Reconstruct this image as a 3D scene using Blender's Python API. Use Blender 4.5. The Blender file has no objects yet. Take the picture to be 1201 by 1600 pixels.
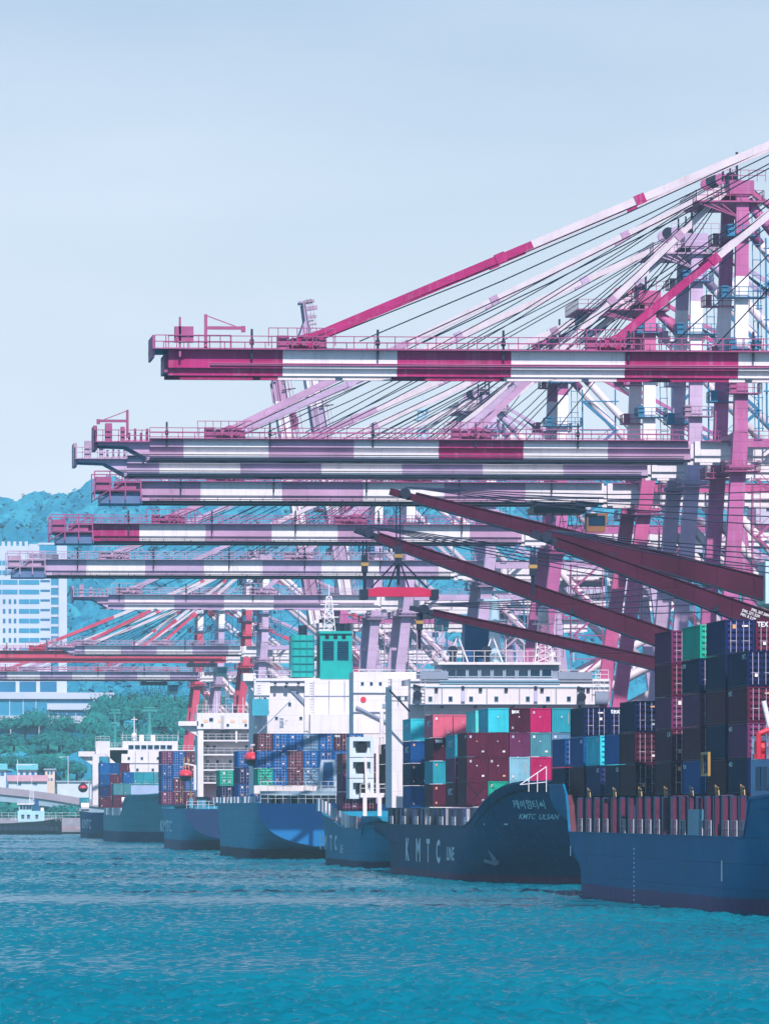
import bpy, math, random
import numpy as np
from mathutils import Vector, Matrix
from mathutils.bvhtree import BVHTree
random.seed(7); rng = np.random.default_rng(7)
R = math.radians
SC = bpy.context.scene
COL = SC.collection

# ------------------------------------------------------------ camera, sky, sun, exposure
F = 11000.0                       # focal length in photograph pixels
TH = math.atan(915.0 / F)         # the camera looks this far off the quay direction (+Y)
CH, HY, CX = 8.8, 1261.0, 600.5   # eye height, horizon row, middle column
cam_d = bpy.data.cameras.new('camera'); cam = bpy.data.objects.new('camera', cam_d); COL.objects.link(cam)
cam.location = (0, 0, CH); cam.rotation_euler = (R(90), 0, -TH)
cam_d.sensor_fit = 'VERTICAL'; cam_d.sensor_height = 36.0; cam_d.sensor_width = 27.0
cam_d.lens = F / 1600.0 * 36.0; cam_d.shift_y = (HY - 800.0) / 1600.0
cam_d.clip_start = 1.0; cam_d.clip_end = 30000.0
SC.camera = cam
SUN_EL, SUN_AZ = 50.0, 1.0        # behind the camera, a little to the right
wd = bpy.data.worlds.new('World'); SC.world = wd; wd.use_nodes = True
nt = wd.node_tree; nt.nodes.clear()
sky = nt.nodes.new('ShaderNodeTexSky'); sky.sky_type = 'NISHITA'; sky.sun_disc = False
sky.sun_elevation = R(SUN_EL); sky.sun_rotation = R(180 - SUN_AZ)
sky.air_density = 1.0; sky.dust_density = 2.5; sky.ozone_density = 3.0; sky.altitude = 0
tint = nt.nodes.new('ShaderNodeMix'); tint.data_type = 'RGBA'; tint.blend_type = 'MULTIPLY'
tint.inputs['Factor'].default_value = 1.0; tint.inputs['B'].default_value = (0.46, 0.84, 1.16, 1)
# pale summer haze low in the sky, the same all round, and thin veils of high cloud
tcn = nt.nodes.new('ShaderNodeTexCoord'); mpn = nt.nodes.new('ShaderNodeMapping'); mpn.inputs['Scale'].default_value = (7, 7, 30)
nzn = nt.nodes.new('ShaderNodeTexNoise'); nzn.inputs['Scale'].default_value = 1.0; nzn.inputs['Detail'].default_value = 5; nzn.inputs['Roughness'].default_value = .5
rpn = nt.nodes.new('ShaderNodeMapRange'); rpn.inputs['From Min'].default_value = .38; rpn.inputs['From Max'].default_value = .68
rpn.inputs['To Min'].default_value = -.07; rpn.inputs['To Max'].default_value = .06
sxn = nt.nodes.new('ShaderNodeSeparateXYZ')
hrz = nt.nodes.new('ShaderNodeMapRange'); hrz.interpolation_type = 'SMOOTHSTEP'
hrz.inputs['From Min'].default_value = .0; hrz.inputs['From Max'].default_value = .22; hrz.inputs['To Min'].default_value = .95; hrz.inputs['To Max'].default_value = .03
sumn = nt.nodes.new('ShaderNodeMath'); sumn.operation = 'ADD'; sumn.use_clamp = True
cl = nt.nodes.new('ShaderNodeMix'); cl.data_type = 'RGBA'
cl.inputs['B'].default_value = (11.6, 12.0, 13.2, 1)
bg = nt.nodes.new('ShaderNodeBackground'); bg.inputs['Strength'].default_value = 0.08
wo = nt.nodes.new('ShaderNodeOutputWorld')
L = nt.links.new
L(sky.outputs[0], tint.inputs['A']); L(tint.outputs['Result'], cl.inputs['A'])
L(tcn.outputs['Generated'], mpn.inputs['Vector']); L(mpn.outputs[0], nzn.inputs['Vector']); L(nzn.outputs['Fac'], rpn.inputs['Value'])
L(tcn.outputs['Generated'], sxn.inputs[0]); L(sxn.outputs['Z'], hrz.inputs['Value']); L(hrz.outputs[0], sumn.inputs[0]); L(rpn.outputs[0], sumn.inputs[1])
L(sumn.outputs[0], cl.inputs['Factor']); L(cl.outputs['Result'], bg.inputs['Color']); L(bg.outputs[0], wo.inputs['Surface'])
sun_d = bpy.data.lights.new('sun', 'SUN'); sun_d.energy = 5.0; sun_d.angle = R(0.53); sun_d.color = (1.0, 0.93, 0.90)
sun = bpy.data.objects.new('sun', sun_d); COL.objects.link(sun)
dirv = Vector((-math.sin(R(SUN_AZ)) * math.cos(R(SUN_EL)), math.cos(R(SUN_AZ)) * math.cos(R(SUN_EL)), -math.sin(R(SUN_EL))))
sun.rotation_euler = dirv.to_track_quat('-Z', 'Y').to_euler(); sun.location = (0, -50, 120)
SC.view_settings.view_transform = 'Standard'; SC.view_settings.look = 'None'
SC.view_settings.exposure = 0.28; SC.view_settings.gamma = 1.0
SC.cycles.use_denoising = True
SC.cycles.max_bounces = 5; SC.cycles.diffuse_bounces = 2; SC.cycles.glossy_bounces = 2
SC.cycles.transmission_bounces = 2; SC.cycles.volume_bounces = 0; SC.cycles.caustics_reflective = False; SC.cycles.caustics_refractive = False

# ------------------------------------------------------------ where a photograph pixel lies
def Xat(px, Y): return Y * math.tan(TH + math.atan((px - CX) / F))
def Yat(px, X): return X / math.tan(TH + math.atan((px - CX) / F))
def ZC(X, Y): return X * math.sin(TH) + Y * math.cos(TH)
def Zat(py, X, Y): return CH + (HY - py) * ZC(X, Y) / F
def W(px, py, Y):
    X = Xat(px, Y); return (X, Y, Zat(py, X, Y))

# ------------------------------------------------------------ objects
ORG = {}
def empty(name, loc):
    o = bpy.data.objects.new(name, None); COL.objects.link(o); o.location = loc
    o.empty_display_size = 1; ORG[o] = Vector(loc); return o
def tag(o, label, cat, group=None, kind=None):
    if label: o['label'] = label
    if cat: o['category'] = cat
    if group: o['group'] = group
    if kind: o['kind'] = kind
    return o
def thing(name, label, cat, loc, group=None): return tag(empty(name, loc), label, cat, group)

def unit(v):
    v = Vector(v); return v / v.length
class MB:
    """collects shapes in world coordinates; build() makes one mesh object of them"""
    def __init__(s): s.v = []; s.f = []; s.m = []
    def add(s, vs, fs, m=0):
        b = len(s.v); s.v.extend([tuple(p) for p in vs])
        for f in fs: s.f.append(tuple(i + b for i in f)); s.m.append(m)
        return s
    def box(s, x0, x1, y0, y1, z0, z1, m=0):
        if x0 > x1: x0, x1 = x1, x0
        if y0 > y1: y0, y1 = y1, y0
        if z0 > z1: z0, z1 = z1, z0
        return s.add([(x0,y0,z0),(x1,y0,z0),(x1,y1,z0),(x0,y1,z0),(x0,y0,z1),(x1,y0,z1),(x1,y1,z1),(x0,y1,z1)],
              [(0,3,2,1),(4,5,6,7),(0,1,5,4),(1,2,6,5),(2,3,7,6),(3,0,4,7)], m)
    def beam(s, p, q, w, h=None, m=0, w2=None, h2=None):
        p, q = Vector(p), Vector(q); h = w if h is None else h
        w2 = w if w2 is None else w2; h2 = h if h2 is None else h2
        d = unit(q - p); up = Vector((0,0,1)) if abs(d.z) < .95 else Vector((1,0,0))
        a = unit(d.cross(up)); b = a.cross(d)
        vs = []
        for c, ww, hh in ((p, w, h), (q, w2, h2)):
            for sa, sb in ((-1,-1),(1,-1),(1,1),(-1,1)): vs.append(c + a*sa*ww/2 + b*sb*hh/2)
        return s.add(vs, [(0,3,2,1),(4,5,6,7),(0,1,5,4),(1,2,6,5),(2,3,7,6),(3,0,4,7)], m)
    def tube(s, p, q, r, n=8, m=0, r2=None, cap=True):
        p, q = Vector(p), Vector(q); r2 = r if r2 is None else r2
        d = unit(q - p); up = Vector((0,0,1)) if abs(d.z) < .95 else Vector((1,0,0))
        a = unit(d.cross(up)); b = a.cross(d); vs = []
        for c, rr in ((p, r), (q, r2)):
            for i in range(n):
                t = 2*math.pi*i/n; vs.append(c + (a*math.cos(t) + b*math.sin(t))*rr)
        fs = [(i, (i+1) % n, n+(i+1) % n, n+i) for i in range(n)]
        if cap: fs += [tuple(range(n-1, -1, -1)), tuple(range(n, 2*n))]
        return s.add(vs, fs, m)
    def rope(s, p, q, r=.05, sag=0, n=1, m=0):
        p, q = Vector(p), Vector(q); last = p
        for i in range(1, n+1):
            t = i/n; c = p.lerp(q, t) - Vector((0,0,sag*4*t*(1-t)))
            s.tube(last, c, r, 4, m, cap=False); last = c
        return s
    def prism(s, pts, axis, a0, a1, m=0):
        """pts: outline in the two other axes; extruded along axis 0/1/2 from a0 to a1"""
        n = len(pts); vs = []
        for a in (a0, a1):
            for u, w in pts:
                vs.append((a,u,w) if axis == 0 else (u,a,w) if axis == 1 else (u,w,a))
        fs = [(i, (i+1) % n, n+(i+1) % n, n+i) for i in range(n)] + [tuple(range(n-1,-1,-1)), tuple(range(n, 2*n))]
        return s.add(vs, fs, m)
    def railing(s, pts, h=1.1, step=1.9, t=.07, mid=True, m=0):
        for p, q in zip(pts[:-1], pts[1:]):
            p, q = Vector(p), Vector(q); d = (q-p).length; n = max(1, round(d/step))
            for i in range(n+1):
                c = p.lerp(q, i/n); s.beam(c - Vector((0,0,.05)), c + Vector((0,0,h)), t, t, m)
            for k in ((1.0, .52) if mid else (1.0,)):
                s.beam(p + Vector((0,0,h*k)), q + Vector((0,0,h*k)), t, t, m)
        return s
    def blob(s, c, rx, ry, rz, nu=12, nv=8, m=0, zlo=-1.0, zhi=1.0):
        vs = []; fs = []
        for j in range(nv+1):
            t = math.asin(max(-1, min(1, zlo + (zhi-zlo)*j/nv)))
            for i in range(nu):
                a = 2*math.pi*i/nu
                vs.append((c[0]+rx*math.cos(a)*math.cos(t), c[1]+ry*math.sin(a)*math.cos(t), c[2]+rz*math.sin(t)))
        for j in range(nv):
            for i in range(nu):
                fs.append((j*nu+i, j*nu+(i+1) % nu, (j+1)*nu+(i+1) % nu, (j+1)*nu+i))
        fs.append(tuple(range(nu-1,-1,-1))); fs.append(tuple(range(nv*nu, (nv+1)*nu)))
        return s.add(vs, fs, m)
    def build(s, name, mats, parent=None, smooth=False, origin=None):
        if not isinstance(mats, (list, tuple)): mats = [mats]
        org = ORG[parent] if parent is not None else Vector(origin or (0,0,0))
        me = bpy.data.meshes.new(name)
        me.from_pydata([(x-org.x, y-org.y, z-org.z) for x, y, z in s.v], [], s.f)
        for mt in mats: me.materials.append(mt)
        if len(mats) > 1: me.polygons.foreach_set('material_index', s.m)
        if smooth: me.polygons.foreach_set('use_smooth', [True]*len(me.polygons))
        me.update()
        o = bpy.data.objects.new(name, me); COL.objects.link(o)
        if parent is not None: o.parent = parent
        else: o.location = org
        ORG[o] = org
        return o

# ------------------------------------------------------------ materials
def lin(h):
    h = h.lstrip('#'); r = []
    for i in (0, 2, 4):
        c = int(h[i:i+2], 16)/255; r.append(c/12.92 if c <= .04045 else ((c+.055)/1.055)**2.4)
    return r
MATS = {}
def M(name, col, rough=.55, var=.12, scale=.35, streak=0.0, streakcol='5a3038', spec=.35, metal=0.0, bump=0.0, boot=None, bootcol='4a2a40', seam=None, rust=0.0):
    if name in MATS: return MATS[name]
    if isinstance(col, str): col = lin(col)
    m = bpy.data.materials.new(name); m.use_nodes = True; t = m.node_tree; n = t.nodes; n.clear(); lk = t.links.new
    out = n.new('ShaderNodeOutputMaterial'); b = n.new('ShaderNodeBsdfPrincipled'); lk(b.outputs[0], out.inputs['Surface'])
    b.inputs['Roughness'].default_value = rough; b.inputs['Metallic'].default_value = metal; b.inputs['Specular IOR Level'].default_value = spec
    tc = n.new('ShaderNodeTexCoord'); oi = n.new('ShaderNodeObjectInfo')
    ad = n.new('ShaderNodeVectorMath'); ad.operation = 'MULTIPLY_ADD'
    ad.inputs[1].default_value = (57, 91, 23); lk(oi.outputs['Random'], ad.inputs[0]); lk(tc.outputs['Object'], ad.inputs[2])
    nz = n.new('ShaderNodeTexNoise'); nz.inputs['Scale'].default_value = scale; nz.inputs['Detail'].default_value = 5; nz.inputs['Roughness'].default_value = .62
    lk(ad.outputs[0], nz.inputs['Vector'])
    mx = n.new('ShaderNodeMix'); mx.data_type = 'RGBA'
    mr = n.new('ShaderNodeMapRange'); mr.inputs['From Min'].default_value = .3; mr.inputs['From Max'].default_value = .7; lk(nz.outputs['Fac'], mr.inputs['Value'])
    lk(mr.outputs[0], mx.inputs['Factor'])
    mx.inputs['A'].default_value = (*[max(0, c*(1-var)) for c in col], 1)
    mx.inputs['B'].default_value = (*[min(.9, c*(1+var)+var*.01) for c in col], 1)
    cur = mx.outputs['Result']
    if boot is not None:
        sx = n.new('ShaderNodeSeparateXYZ'); lk(tc.outputs['Object'], sx.inputs[0])
        n2 = n.new('ShaderNodeTexNoise'); n2.inputs['Scale'].default_value = .25; n2.inputs['Detail'].default_value = 6; lk(ad.outputs[0], n2.inputs['Vector'])
        ma = n.new('ShaderNodeMath'); ma.operation = 'MULTIPLY_ADD'; ma.inputs[1].default_value = .5; lk(n2.outputs['Fac'], ma.inputs[0]); lk(sx.outputs['Z'], ma.inputs[2])
        r2 = n.new('ShaderNodeMapRange'); r2.inputs['From Min'].default_value = boot+.2; r2.inputs['From Max'].default_value = boot+.45
        r2.inputs['To Min'].default_value = 1; r2.inputs['To Max'].default_value = 0; lk(ma.outputs[0], r2.inputs['Value'])
        m3 = n.new('ShaderNodeMix'); m3.data_type = 'RGBA'; lk(r2.outputs[0], m3.inputs['Factor']); lk(cur, m3.inputs['A'])
        m3.inputs['B'].default_value = (*lin(bootcol), 1); cur = m3.outputs['Result']
    if streak > 0:
        mp = n.new('ShaderNodeMapping'); mp.inputs['Scale'].default_value = (1, 1, .07); lk(ad.outputs[0], mp.inputs['Vector'])
        n3 = n.new('ShaderNodeTexNoise'); n3.inputs['Scale'].default_value = 1.3; n3.inputs['Detail'].default_value = 5; n3.inputs['Roughness'].default_value = .7
        lk(mp.outputs[0], n3.inputs['Vector'])
        r3 = n.new('ShaderNodeMapRange'); r3.inputs['From Min'].default_value = .52; r3.inputs['From Max'].default_value = .78; r3.inputs['To Max'].default_value = streak
        lk(n3.outputs['Fac'], r3.inputs['Value'])
        m4 = n.new('ShaderNodeMix'); m4.data_type = 'RGBA'; lk(r3.outputs[0], m4.inputs['Factor']); lk(cur, m4.inputs['A'])
        m4.inputs['B'].default_value = (*lin(streakcol), 1); cur = m4.outputs['Result']
    if rust > 0:      # scattered rust blotches that run downwards
        mp = n.new('ShaderNodeMapping'); mp.inputs['Scale'].default_value = (1, 1, .22); lk(ad.outputs[0], mp.inputs['Vector'])
        n5 = n.new('ShaderNodeTexNoise'); n5.inputs['Scale'].default_value = .55; n5.inputs['Detail'].default_value = 8; n5.inputs['Roughness'].default_value = .72
        lk(mp.outputs[0], n5.inputs['Vector'])
        r5 = n.new('ShaderNodeMapRange'); r5.inputs['From Min'].default_value = .60; r5.inputs['From Max'].default_value = .70; r5.inputs['To Max'].default_value = rust
        lk(n5.outputs['Fac'], r5.inputs['Value'])
        m5 = n.new('ShaderNodeMix'); m5.data_type = 'RGBA'; lk(r5.outputs[0], m5.inputs['Factor']); lk(cur, m5.inputs['A'])
        m5.inputs['B'].default_value = (*lin('5c3238'), 1); cur = m5.outputs['Result']
    h = None
    if seam:
        axis, bw, bh, st = seam
        bt = n.new('ShaderNodeTexBrick'); bt.inputs['Scale'].default_value = 1.0; bt.inputs['Mortar Size'].default_value = .03 if bh < 2 else .045; bt.inputs['Mortar Smooth'].default_value = .7
        bt.inputs['Brick Width'].default_value = bw; bt.inputs['Row Height'].default_value = bh
        bt.inputs['Color1'].default_value = (1,1,1,1); bt.inputs['Color2'].default_value = (.78,.78,.78,1); bt.inputs['Mortar'].default_value = (0,0,0,1)
        sx2 = n.new('ShaderNodeSeparateXYZ'); cb = n.new('ShaderNodeCombineXYZ'); lk(tc.outputs['Object'], sx2.inputs[0])
        lk(sx2.outputs[axis], cb.inputs['X']); lk(sx2.outputs['Z'], cb.inputs['Y']); lk(cb.outputs[0], bt.inputs['Vector'])
        ms = n.new('ShaderNodeMapRange'); ms.inputs['To Min'].default_value = 1-st; ms.inputs['To Max'].default_value = 1.0; lk(bt.outputs['Color'], ms.inputs['Value'])
        mm = n.new('ShaderNodeMix'); mm.data_type = 'RGBA'; mm.blend_type = 'MULTIPLY'; mm.inputs['Factor'].default_value = 1; lk(cur, mm.inputs['A']); lk(ms.outputs[0], mm.inputs['B']); cur = mm.outputs['Result']
        bp = n.new('ShaderNodeBump'); bp.inputs['Distance'].default_value = .05; bp.inputs['Strength'].default_value = .5
        lk(bt.outputs['Color'], bp.inputs['Height']); h = bp
    lk(cur, b.inputs['Base Color'])
    if bump > 0:
        bp = n.new('ShaderNodeBump'); bp.inputs['Distance'].default_value = bump; bp.inputs['Strength'].default_value = .6
        lk(nz.outputs['Fac'], bp.inputs['Height'])
        if h: lk(h.outputs[0], bp.inputs['Normal'])
        h = bp
    if h: lk(h.outputs[0], b.inputs['Normal'])
    MATS[name] = m; return m

WHITE = M('white_paint', 'e2d9de', .5, .06, .3, streak=.35, streakcol='a88f9c', seam=('X', 4.0, 1.3, .16), rust=.3)
WHITE2 = M('ship_white', 'e2d9de', .5, .05, .3, streak=.35, streakcol='a38e8e', seam=('X', 5.0, 2.7, .14), rust=.3)
STEEL = M('dark_steel', '1d2238', .5, .25, .8)
ROPE = M('wire_rope', '1a2440', .6, .1)
RAILM = M('pale_rail', 'd8d4da', .5, .1)
LAVRAIL = M('lavender_rail', 'a98aa4', .55, .2)
PINKRAIL = M('pink_rail', '9a4a78', .55, .2)
GLASS = M('window_glass', '14304a', .08, .1, spec=.8)
FRAMEM = M('window_frame', '9fb3c2', .5, .08)
GALV = M('galvanised_blue', '2f6f95', .5, .2)
BLACK = M('black_opening', '070b16', .8, .2)
LETTER = M('white_lettering', 'e4eaee', .8, .12, 1.5, spec=.02)
YELLOW = M('yellow_steel', 'a8854c', .5, .2)
CONC = M('concrete', '9c97a4', .85, .15, .2, bump=.05)
ORANGE = M('lifeboat_orange', 'd8324a', .4, .12)
ORANGED = M('lifeboat_keel', '4a2038', .5, .15)

_txt = {}
def text_pts(s, bold=0.0):
    """flat outline mesh of a word, one unit tall capitals: (verts, faces, width)"""
    if (s, bold) in _txt: return _txt[(s, bold)]
    c = bpy.data.curves.new('word', 'FONT'); c.body = s; c.size = 1.4; c.resolution_u = 2; c.offset = bold
    o = bpy.data.objects.new('word', c); COL.objects.link(o)
    dg = bpy.context.evaluated_depsgraph_get(); me = bpy.data.meshes.new_from_object(o.evaluated_get(dg))
    vs = [tuple(v.co) for v in me.vertices]; fs = [tuple(p.vertices) for p in me.polygons]
    bpy.data.objects.remove(o); bpy.data.curves.remove(c); bpy.data.meshes.remove(me)
    x0 = min(v[0] for v in vs); x1 = max(v[0] for v in vs); y0 = min(v[1] for v in vs); y1 = max(v[1] for v in vs)
    vs = [((x-x0), (y-y0)/(y1-y0)) for x, y, z in vs]
    _txt[(s, bold)] = (vs, fs, x1-x0); return _txt[(s, bold)]
def put_text(mb, s, p, width, height, facing, m=0, bold=0.0):
    vs, fs, w = text_pts(s, bold); P = Vector(p)
    if facing == '-Y': ax, ay = Vector((1,0,0)), Vector((0,0,1))
    else: ax, ay = Vector((0,-1,0)), Vector((0,0,1))
    mb.add([P + ax*(x/w*width) + ay*(y*height) for x, y in vs], fs, m)

# ------------------------------------------------------------ sea, quay, hills
def water_mat():
    m = bpy.data.materials.new('sea_water'); m.use_nodes = True; t = m.node_tree; n = t.nodes; n.clear(); lk = t.links.new
    out = n.new('ShaderNodeOutputMaterial'); b = n.new('ShaderNodeBsdfPrincipled'); lk(b.outputs[0], out.inputs['Surface'])
    b.inputs['Roughness'].default_value = .12; b.inputs['IOR'].default_value = 1.33; b.inputs['Specular IOR Level'].default_value = .02
    b.inputs['Specular Tint'].default_value = (.08, .75, 1.0, 1)
    tc = n.new('ShaderNodeTexCoord')
    def noise(sx, sy, sc, det, rough=.55):
        mp = n.new('ShaderNodeMapping'); mp.inputs['Scale'].default_value = (sx, sy, 1)
        lk(tc.outputs['Object'], mp.inputs['Vector'])
        z = n.new('ShaderNodeTexNoise'); z.inputs['Scale'].default_value = sc; z.inputs['Detail'].default_value = det; z.inputs['Roughness'].default_value = rough
        lk(mp.outputs[0], z.inputs['Vector']); return z.outputs['Fac']
    big = noise(.5, .32, .05, 4)          # cloudier and clearer patches of water
    fine = noise(1, .7, 2.2, 3, .6)       # ripples smaller than the modelled waves
    bp = n.new('ShaderNodeBump'); bp.inputs['Strength'].default_value = .6; bp.inputs['Distance'].default_value = .08
    lk(fine, bp.inputs['Height']); lk(bp.outputs[0], b.inputs['Normal'])
    mx = n.new('ShaderNodeMix'); mx.data_type = 'RGBA'
    r = n.new('ShaderNodeMapRange'); r.inputs['From Min'].default_value = .3; r.inputs['From Max'].default_value = .7; lk(big, r.inputs['Value']); lk(r.outputs[0], mx.inputs['Factor'])
    mx.inputs['A'].default_value = (.000, .108, .168, 1); mx.inputs['B'].default_value = (.000, .145, .205, 1)
    lk(mx.outputs['Result'], b.inputs['Base Color'])
    return m
def structure(o): o['kind'] = 'structure'; return o
def sea_mesh():
    """open water as modelled wind waves in front of the ships, running out to a flat sheet far away"""
    r = np.random.default_rng(21)
    ys = [150.0]
    while ys[-1] < 2310: ys.append(ys[-1] + max(.34, ys[-1]*.0012))
    ys = np.array(ys)
    cpx = np.concatenate([np.linspace(-1500, -130, 130), np.linspace(-110, 1240, 400), np.linspace(1260, 1500, 16)]); nc = len(cpx)
    X = ys[:, None]*np.tan(TH+np.arctan((cpx-CX)/F))[None, :]; Y = np.repeat(ys[:, None], nc, 1)
    Z = np.zeros_like(X); HX = np.zeros_like(X); HY_ = np.zeros_like(X)
    gust = .75 + .35*np.sin(X*.021+Y*.0093+1.3)*np.sin(Y*.017-X*.008) + .25*np.sin(Y*.043+X*.03)
    for k in range(54):
        lam = .55*(4.6/.55)**(r.random()**1.3); kk = 2*math.pi/lam
        th = r.normal(R(262), R(34)); amp = .0165*lam**.68*r.uniform(.6, 1.3); ph = r.uniform(0, 6.28)
        dx, dy = math.cos(th), math.sin(th); a = kk*(X*dx+Y*dy)+ph + .6*np.sin(X*.11*dx+Y*.07+ph)
        Z += amp*np.cos(a); HX -= .3*amp*dx*np.sin(a); HY_ -= .3*amp*dy*np.sin(a)
    edge = np.clip((cpx+1500)/200, 0, 1)[None, :]*np.clip((2300-ys)/300, 0, 1)[:, None]**.3
    Z *= gust*edge; X = X+HX*gust*edge; Y = Y+HY_*gust*edge
    V = np.stack([X.ravel(), Y.ravel(), Z.ravel()], 1); nr = len(ys)
    i = np.arange(nr*nc).reshape(nr, nc); Q = np.stack([i[:-1,:-1], i[:-1,1:], i[1:,1:], i[1:,:-1]], -1).reshape(-1, 4)
    # the far sheet, a little lower
    b = len(V); V = np.concatenate([V, [[-2500,-60,-.3],[3500,-60,-.3],[3500,6200,-.3],[-2500,6200,-.3]]]); Q = np.concatenate([Q, [[b,b+1,b+2,b+3]]])
    me = bpy.data.meshes.new('sea'); me.vertices.add(len(V)); me.vertices.foreach_set('co', V.astype(np.float32).ravel())
    me.loops.add(Q.size); me.loops.foreach_set('vertex_index', Q.astype(np.int32).ravel())
    me.polygons.add(len(Q)); me.polygons.foreach_set('loop_start', np.arange(0, Q.size, 4, dtype=np.int32)); me.polygons.foreach_set('use_smooth', np.ones(len(Q), dtype=bool))
    me.materials.append(water_mat()); me.update(calc_edges=True)
    o = bpy.data.objects.new('sea', me); COL.objects.link(o); ORG[o] = Vector(); return structure(o)
sea_mesh()
QX = 107.0
qm = MB().box(QX, 900, -40, 2330, -3, 3.5)
structure(qm.build('quay', CONC))
structure(MB().box(QX+.4, 900, -40, 2330, 3.504, 3.52).build('quay_apron', M('apron_asphalt', '55505c', .9, .2, .1)))

# the wooded hill behind the harbour
def crest(px):
    pts = [(-400,800),(-150,784),(0,775),(50,772),(95,763),(130,753),(165,745),(240,738),(400,742),(600,748),(800,742),(1000,735),(1300,740),(1800,770)]
    for (a, ya), (b, yb) in zip(pts[:-1], pts[1:]):
        if a <= px <= b: return ya + (yb-ya)*(px-a)/(b-a)
    return 800
YH0, YH1 = 2420.0, 3700.0
from mathutils import noise as mnoise
def hill_z(x, y):
    if y <= YH0: return 4.5
    px = CX + F*(x*math.cos(TH) - y*math.sin(TH))/(x*math.sin(TH) + y*math.cos(TH))
    zt = CH + (HY - crest(max(-400, min(1800, px))))*3700/F - 11
    t = min(1.0, (y-YH0)/(YH1-YH0))
    s = t**1.15
    z = 4.5 + (zt-4.5)*s
    if y > YH1: z -= (y-YH1)*.10
    und = mnoise.noise(Vector((x*.006, y*.004, 3.1)))*14 + mnoise.noise(Vector((x*.016, y*.012, 9.1)))*6
    return max(2.0, z + und*t*(1.0 if y < 3450 else max(.25, 1-(y-3450)/330)))
nx, ny = 110, 90
xs = np.linspace(-650, 1150, nx); ys = np.linspace(YH0, 4600, ny)
vs = [(x, y, hill_z(x, y)) for y in ys for x in xs]
fs = [(j*nx+i, j*nx+i+1, (j+1)*nx+i+1, (j+1)*nx+i) for j in range(ny-1) for i in range(nx-1)]
hm = MB(); hm.add(vs, fs)
HILLM = M('hill_undergrowth', '1f5a4a', .9, .35, .03)
structure(hm.build('hill', HILLM, smooth=True))
sm = MB(); sm.box(-650, QX-.5, 2300, YH0+2, -3, 4.4)
structure(sm.build('shore_land', M('shore_ground', '4d6a5c', .9, .3, .08)))

def leaf_mat(name, c1, c2, soft=.4):
    m = M(name, c1, .8, .25, .25, spec=.04)
    n = m.node_tree.nodes; lk = m.node_tree.links.new
    b = [x for x in n if x.type == 'BSDF_PRINCIPLED'][0]
    old = b.inputs['Base Color'].links[0].from_socket
    at = n.new('ShaderNodeVertexColor'); at.layer_name = 'tone'
    mx = n.new('ShaderNodeMix'); mx.data_type = 'RGBA'; lk(at.outputs['Color'], mx.inputs['Factor']); lk(old, mx.inputs['A'])
    mx.inputs['B'].default_value = (*lin(c2), 1); lk(mx.outputs['Result'], b.inputs['Base Color'])
    ge = n.new('ShaderNodeNewGeometry'); nm = n.new('ShaderNodeMix'); nm.data_type = 'VECTOR'; nm.inputs['Factor'].default_value = soft
    lk(ge.outputs['Normal'], nm.inputs['A']); nm.inputs['B'].default_value = (0, -.35, .94)
    vn = n.new('ShaderNodeVectorMath'); vn.operation = 'NORMALIZE'; lk(nm.outputs['Result'], vn.inputs[0]); lk(vn.outputs[0], b.inputs['Normal'])
    return m
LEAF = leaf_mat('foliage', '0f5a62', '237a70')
LEAF2 = leaf_mat('hill_foliage_hazed', '176888', '358fa6', .6)  # blue of the distance haze is mixed into these leaf colours
def dome(k0, zc, seed, nu=9, nv=5):
    def sp(i, j):
        t = -.35 + (math.pi/2+.33)*j/nv; a = 2*math.pi*(i % nu)/nu; k = k0*(1+.16*math.sin(3*a+seed)+.1*math.sin(5*a+2*t+seed*.7))
        return np.array([k*math.cos(a)*math.cos(t), k*math.sin(a)*math.cos(t), zc+k*.95*math.sin(t)])
    return [sp(*q) for j in range(nv) for i in range(nu) for q in ((i, j), (i+1, j), (i+1, j+1), (i, j+1))]
def crown_template(nq, rad, size, seed, tall=.85, lobes=6, core=0):
    """leaf clumps: small tilted quads scattered over several overlapping lobes"""
    r = np.random.default_rng(seed); V = []
    lc = [(np.array([0,0,tall*rad]), rad*.72)]
    for k in range(lobes):
        a = r.uniform(0, 2*math.pi); d = rad*r.uniform(.35,.62)
        lc.append((np.array([d*math.cos(a), d*math.sin(a), rad*r.uniform(.45, 1.35)*tall]), rad*r.uniform(.38,.6)))
    if core: V += dome(core*rad, tall*rad*.75, seed)
    for i in range(nq):
        c, rr = lc[r.integers(len(lc))]
        d = r.normal(size=3); d[2] = abs(d[2])*.9 - (.25 if not core or core < .9 else -.1); d /= np.linalg.norm(d)
        p = c + d*rr*r.uniform(.82, 1.08)
        nrm = d + r.normal(size=3)*.2; nrm /= np.linalg.norm(nrm)
        u = np.cross(nrm, r.normal(size=3)); u /= np.linalg.norm(u); w = np.cross(nrm, u)
        s1, s2 = size*r.uniform(.6, 1.3), size*r.uniform(.5, 1.0)
        V += [p - u*s1 - w*s2*.6, p + u*s1*.8 - w*s2, p + u*s1 + w*s2*.7, p - u*s1*.7 + w*s2]
    return np.array(V)
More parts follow.
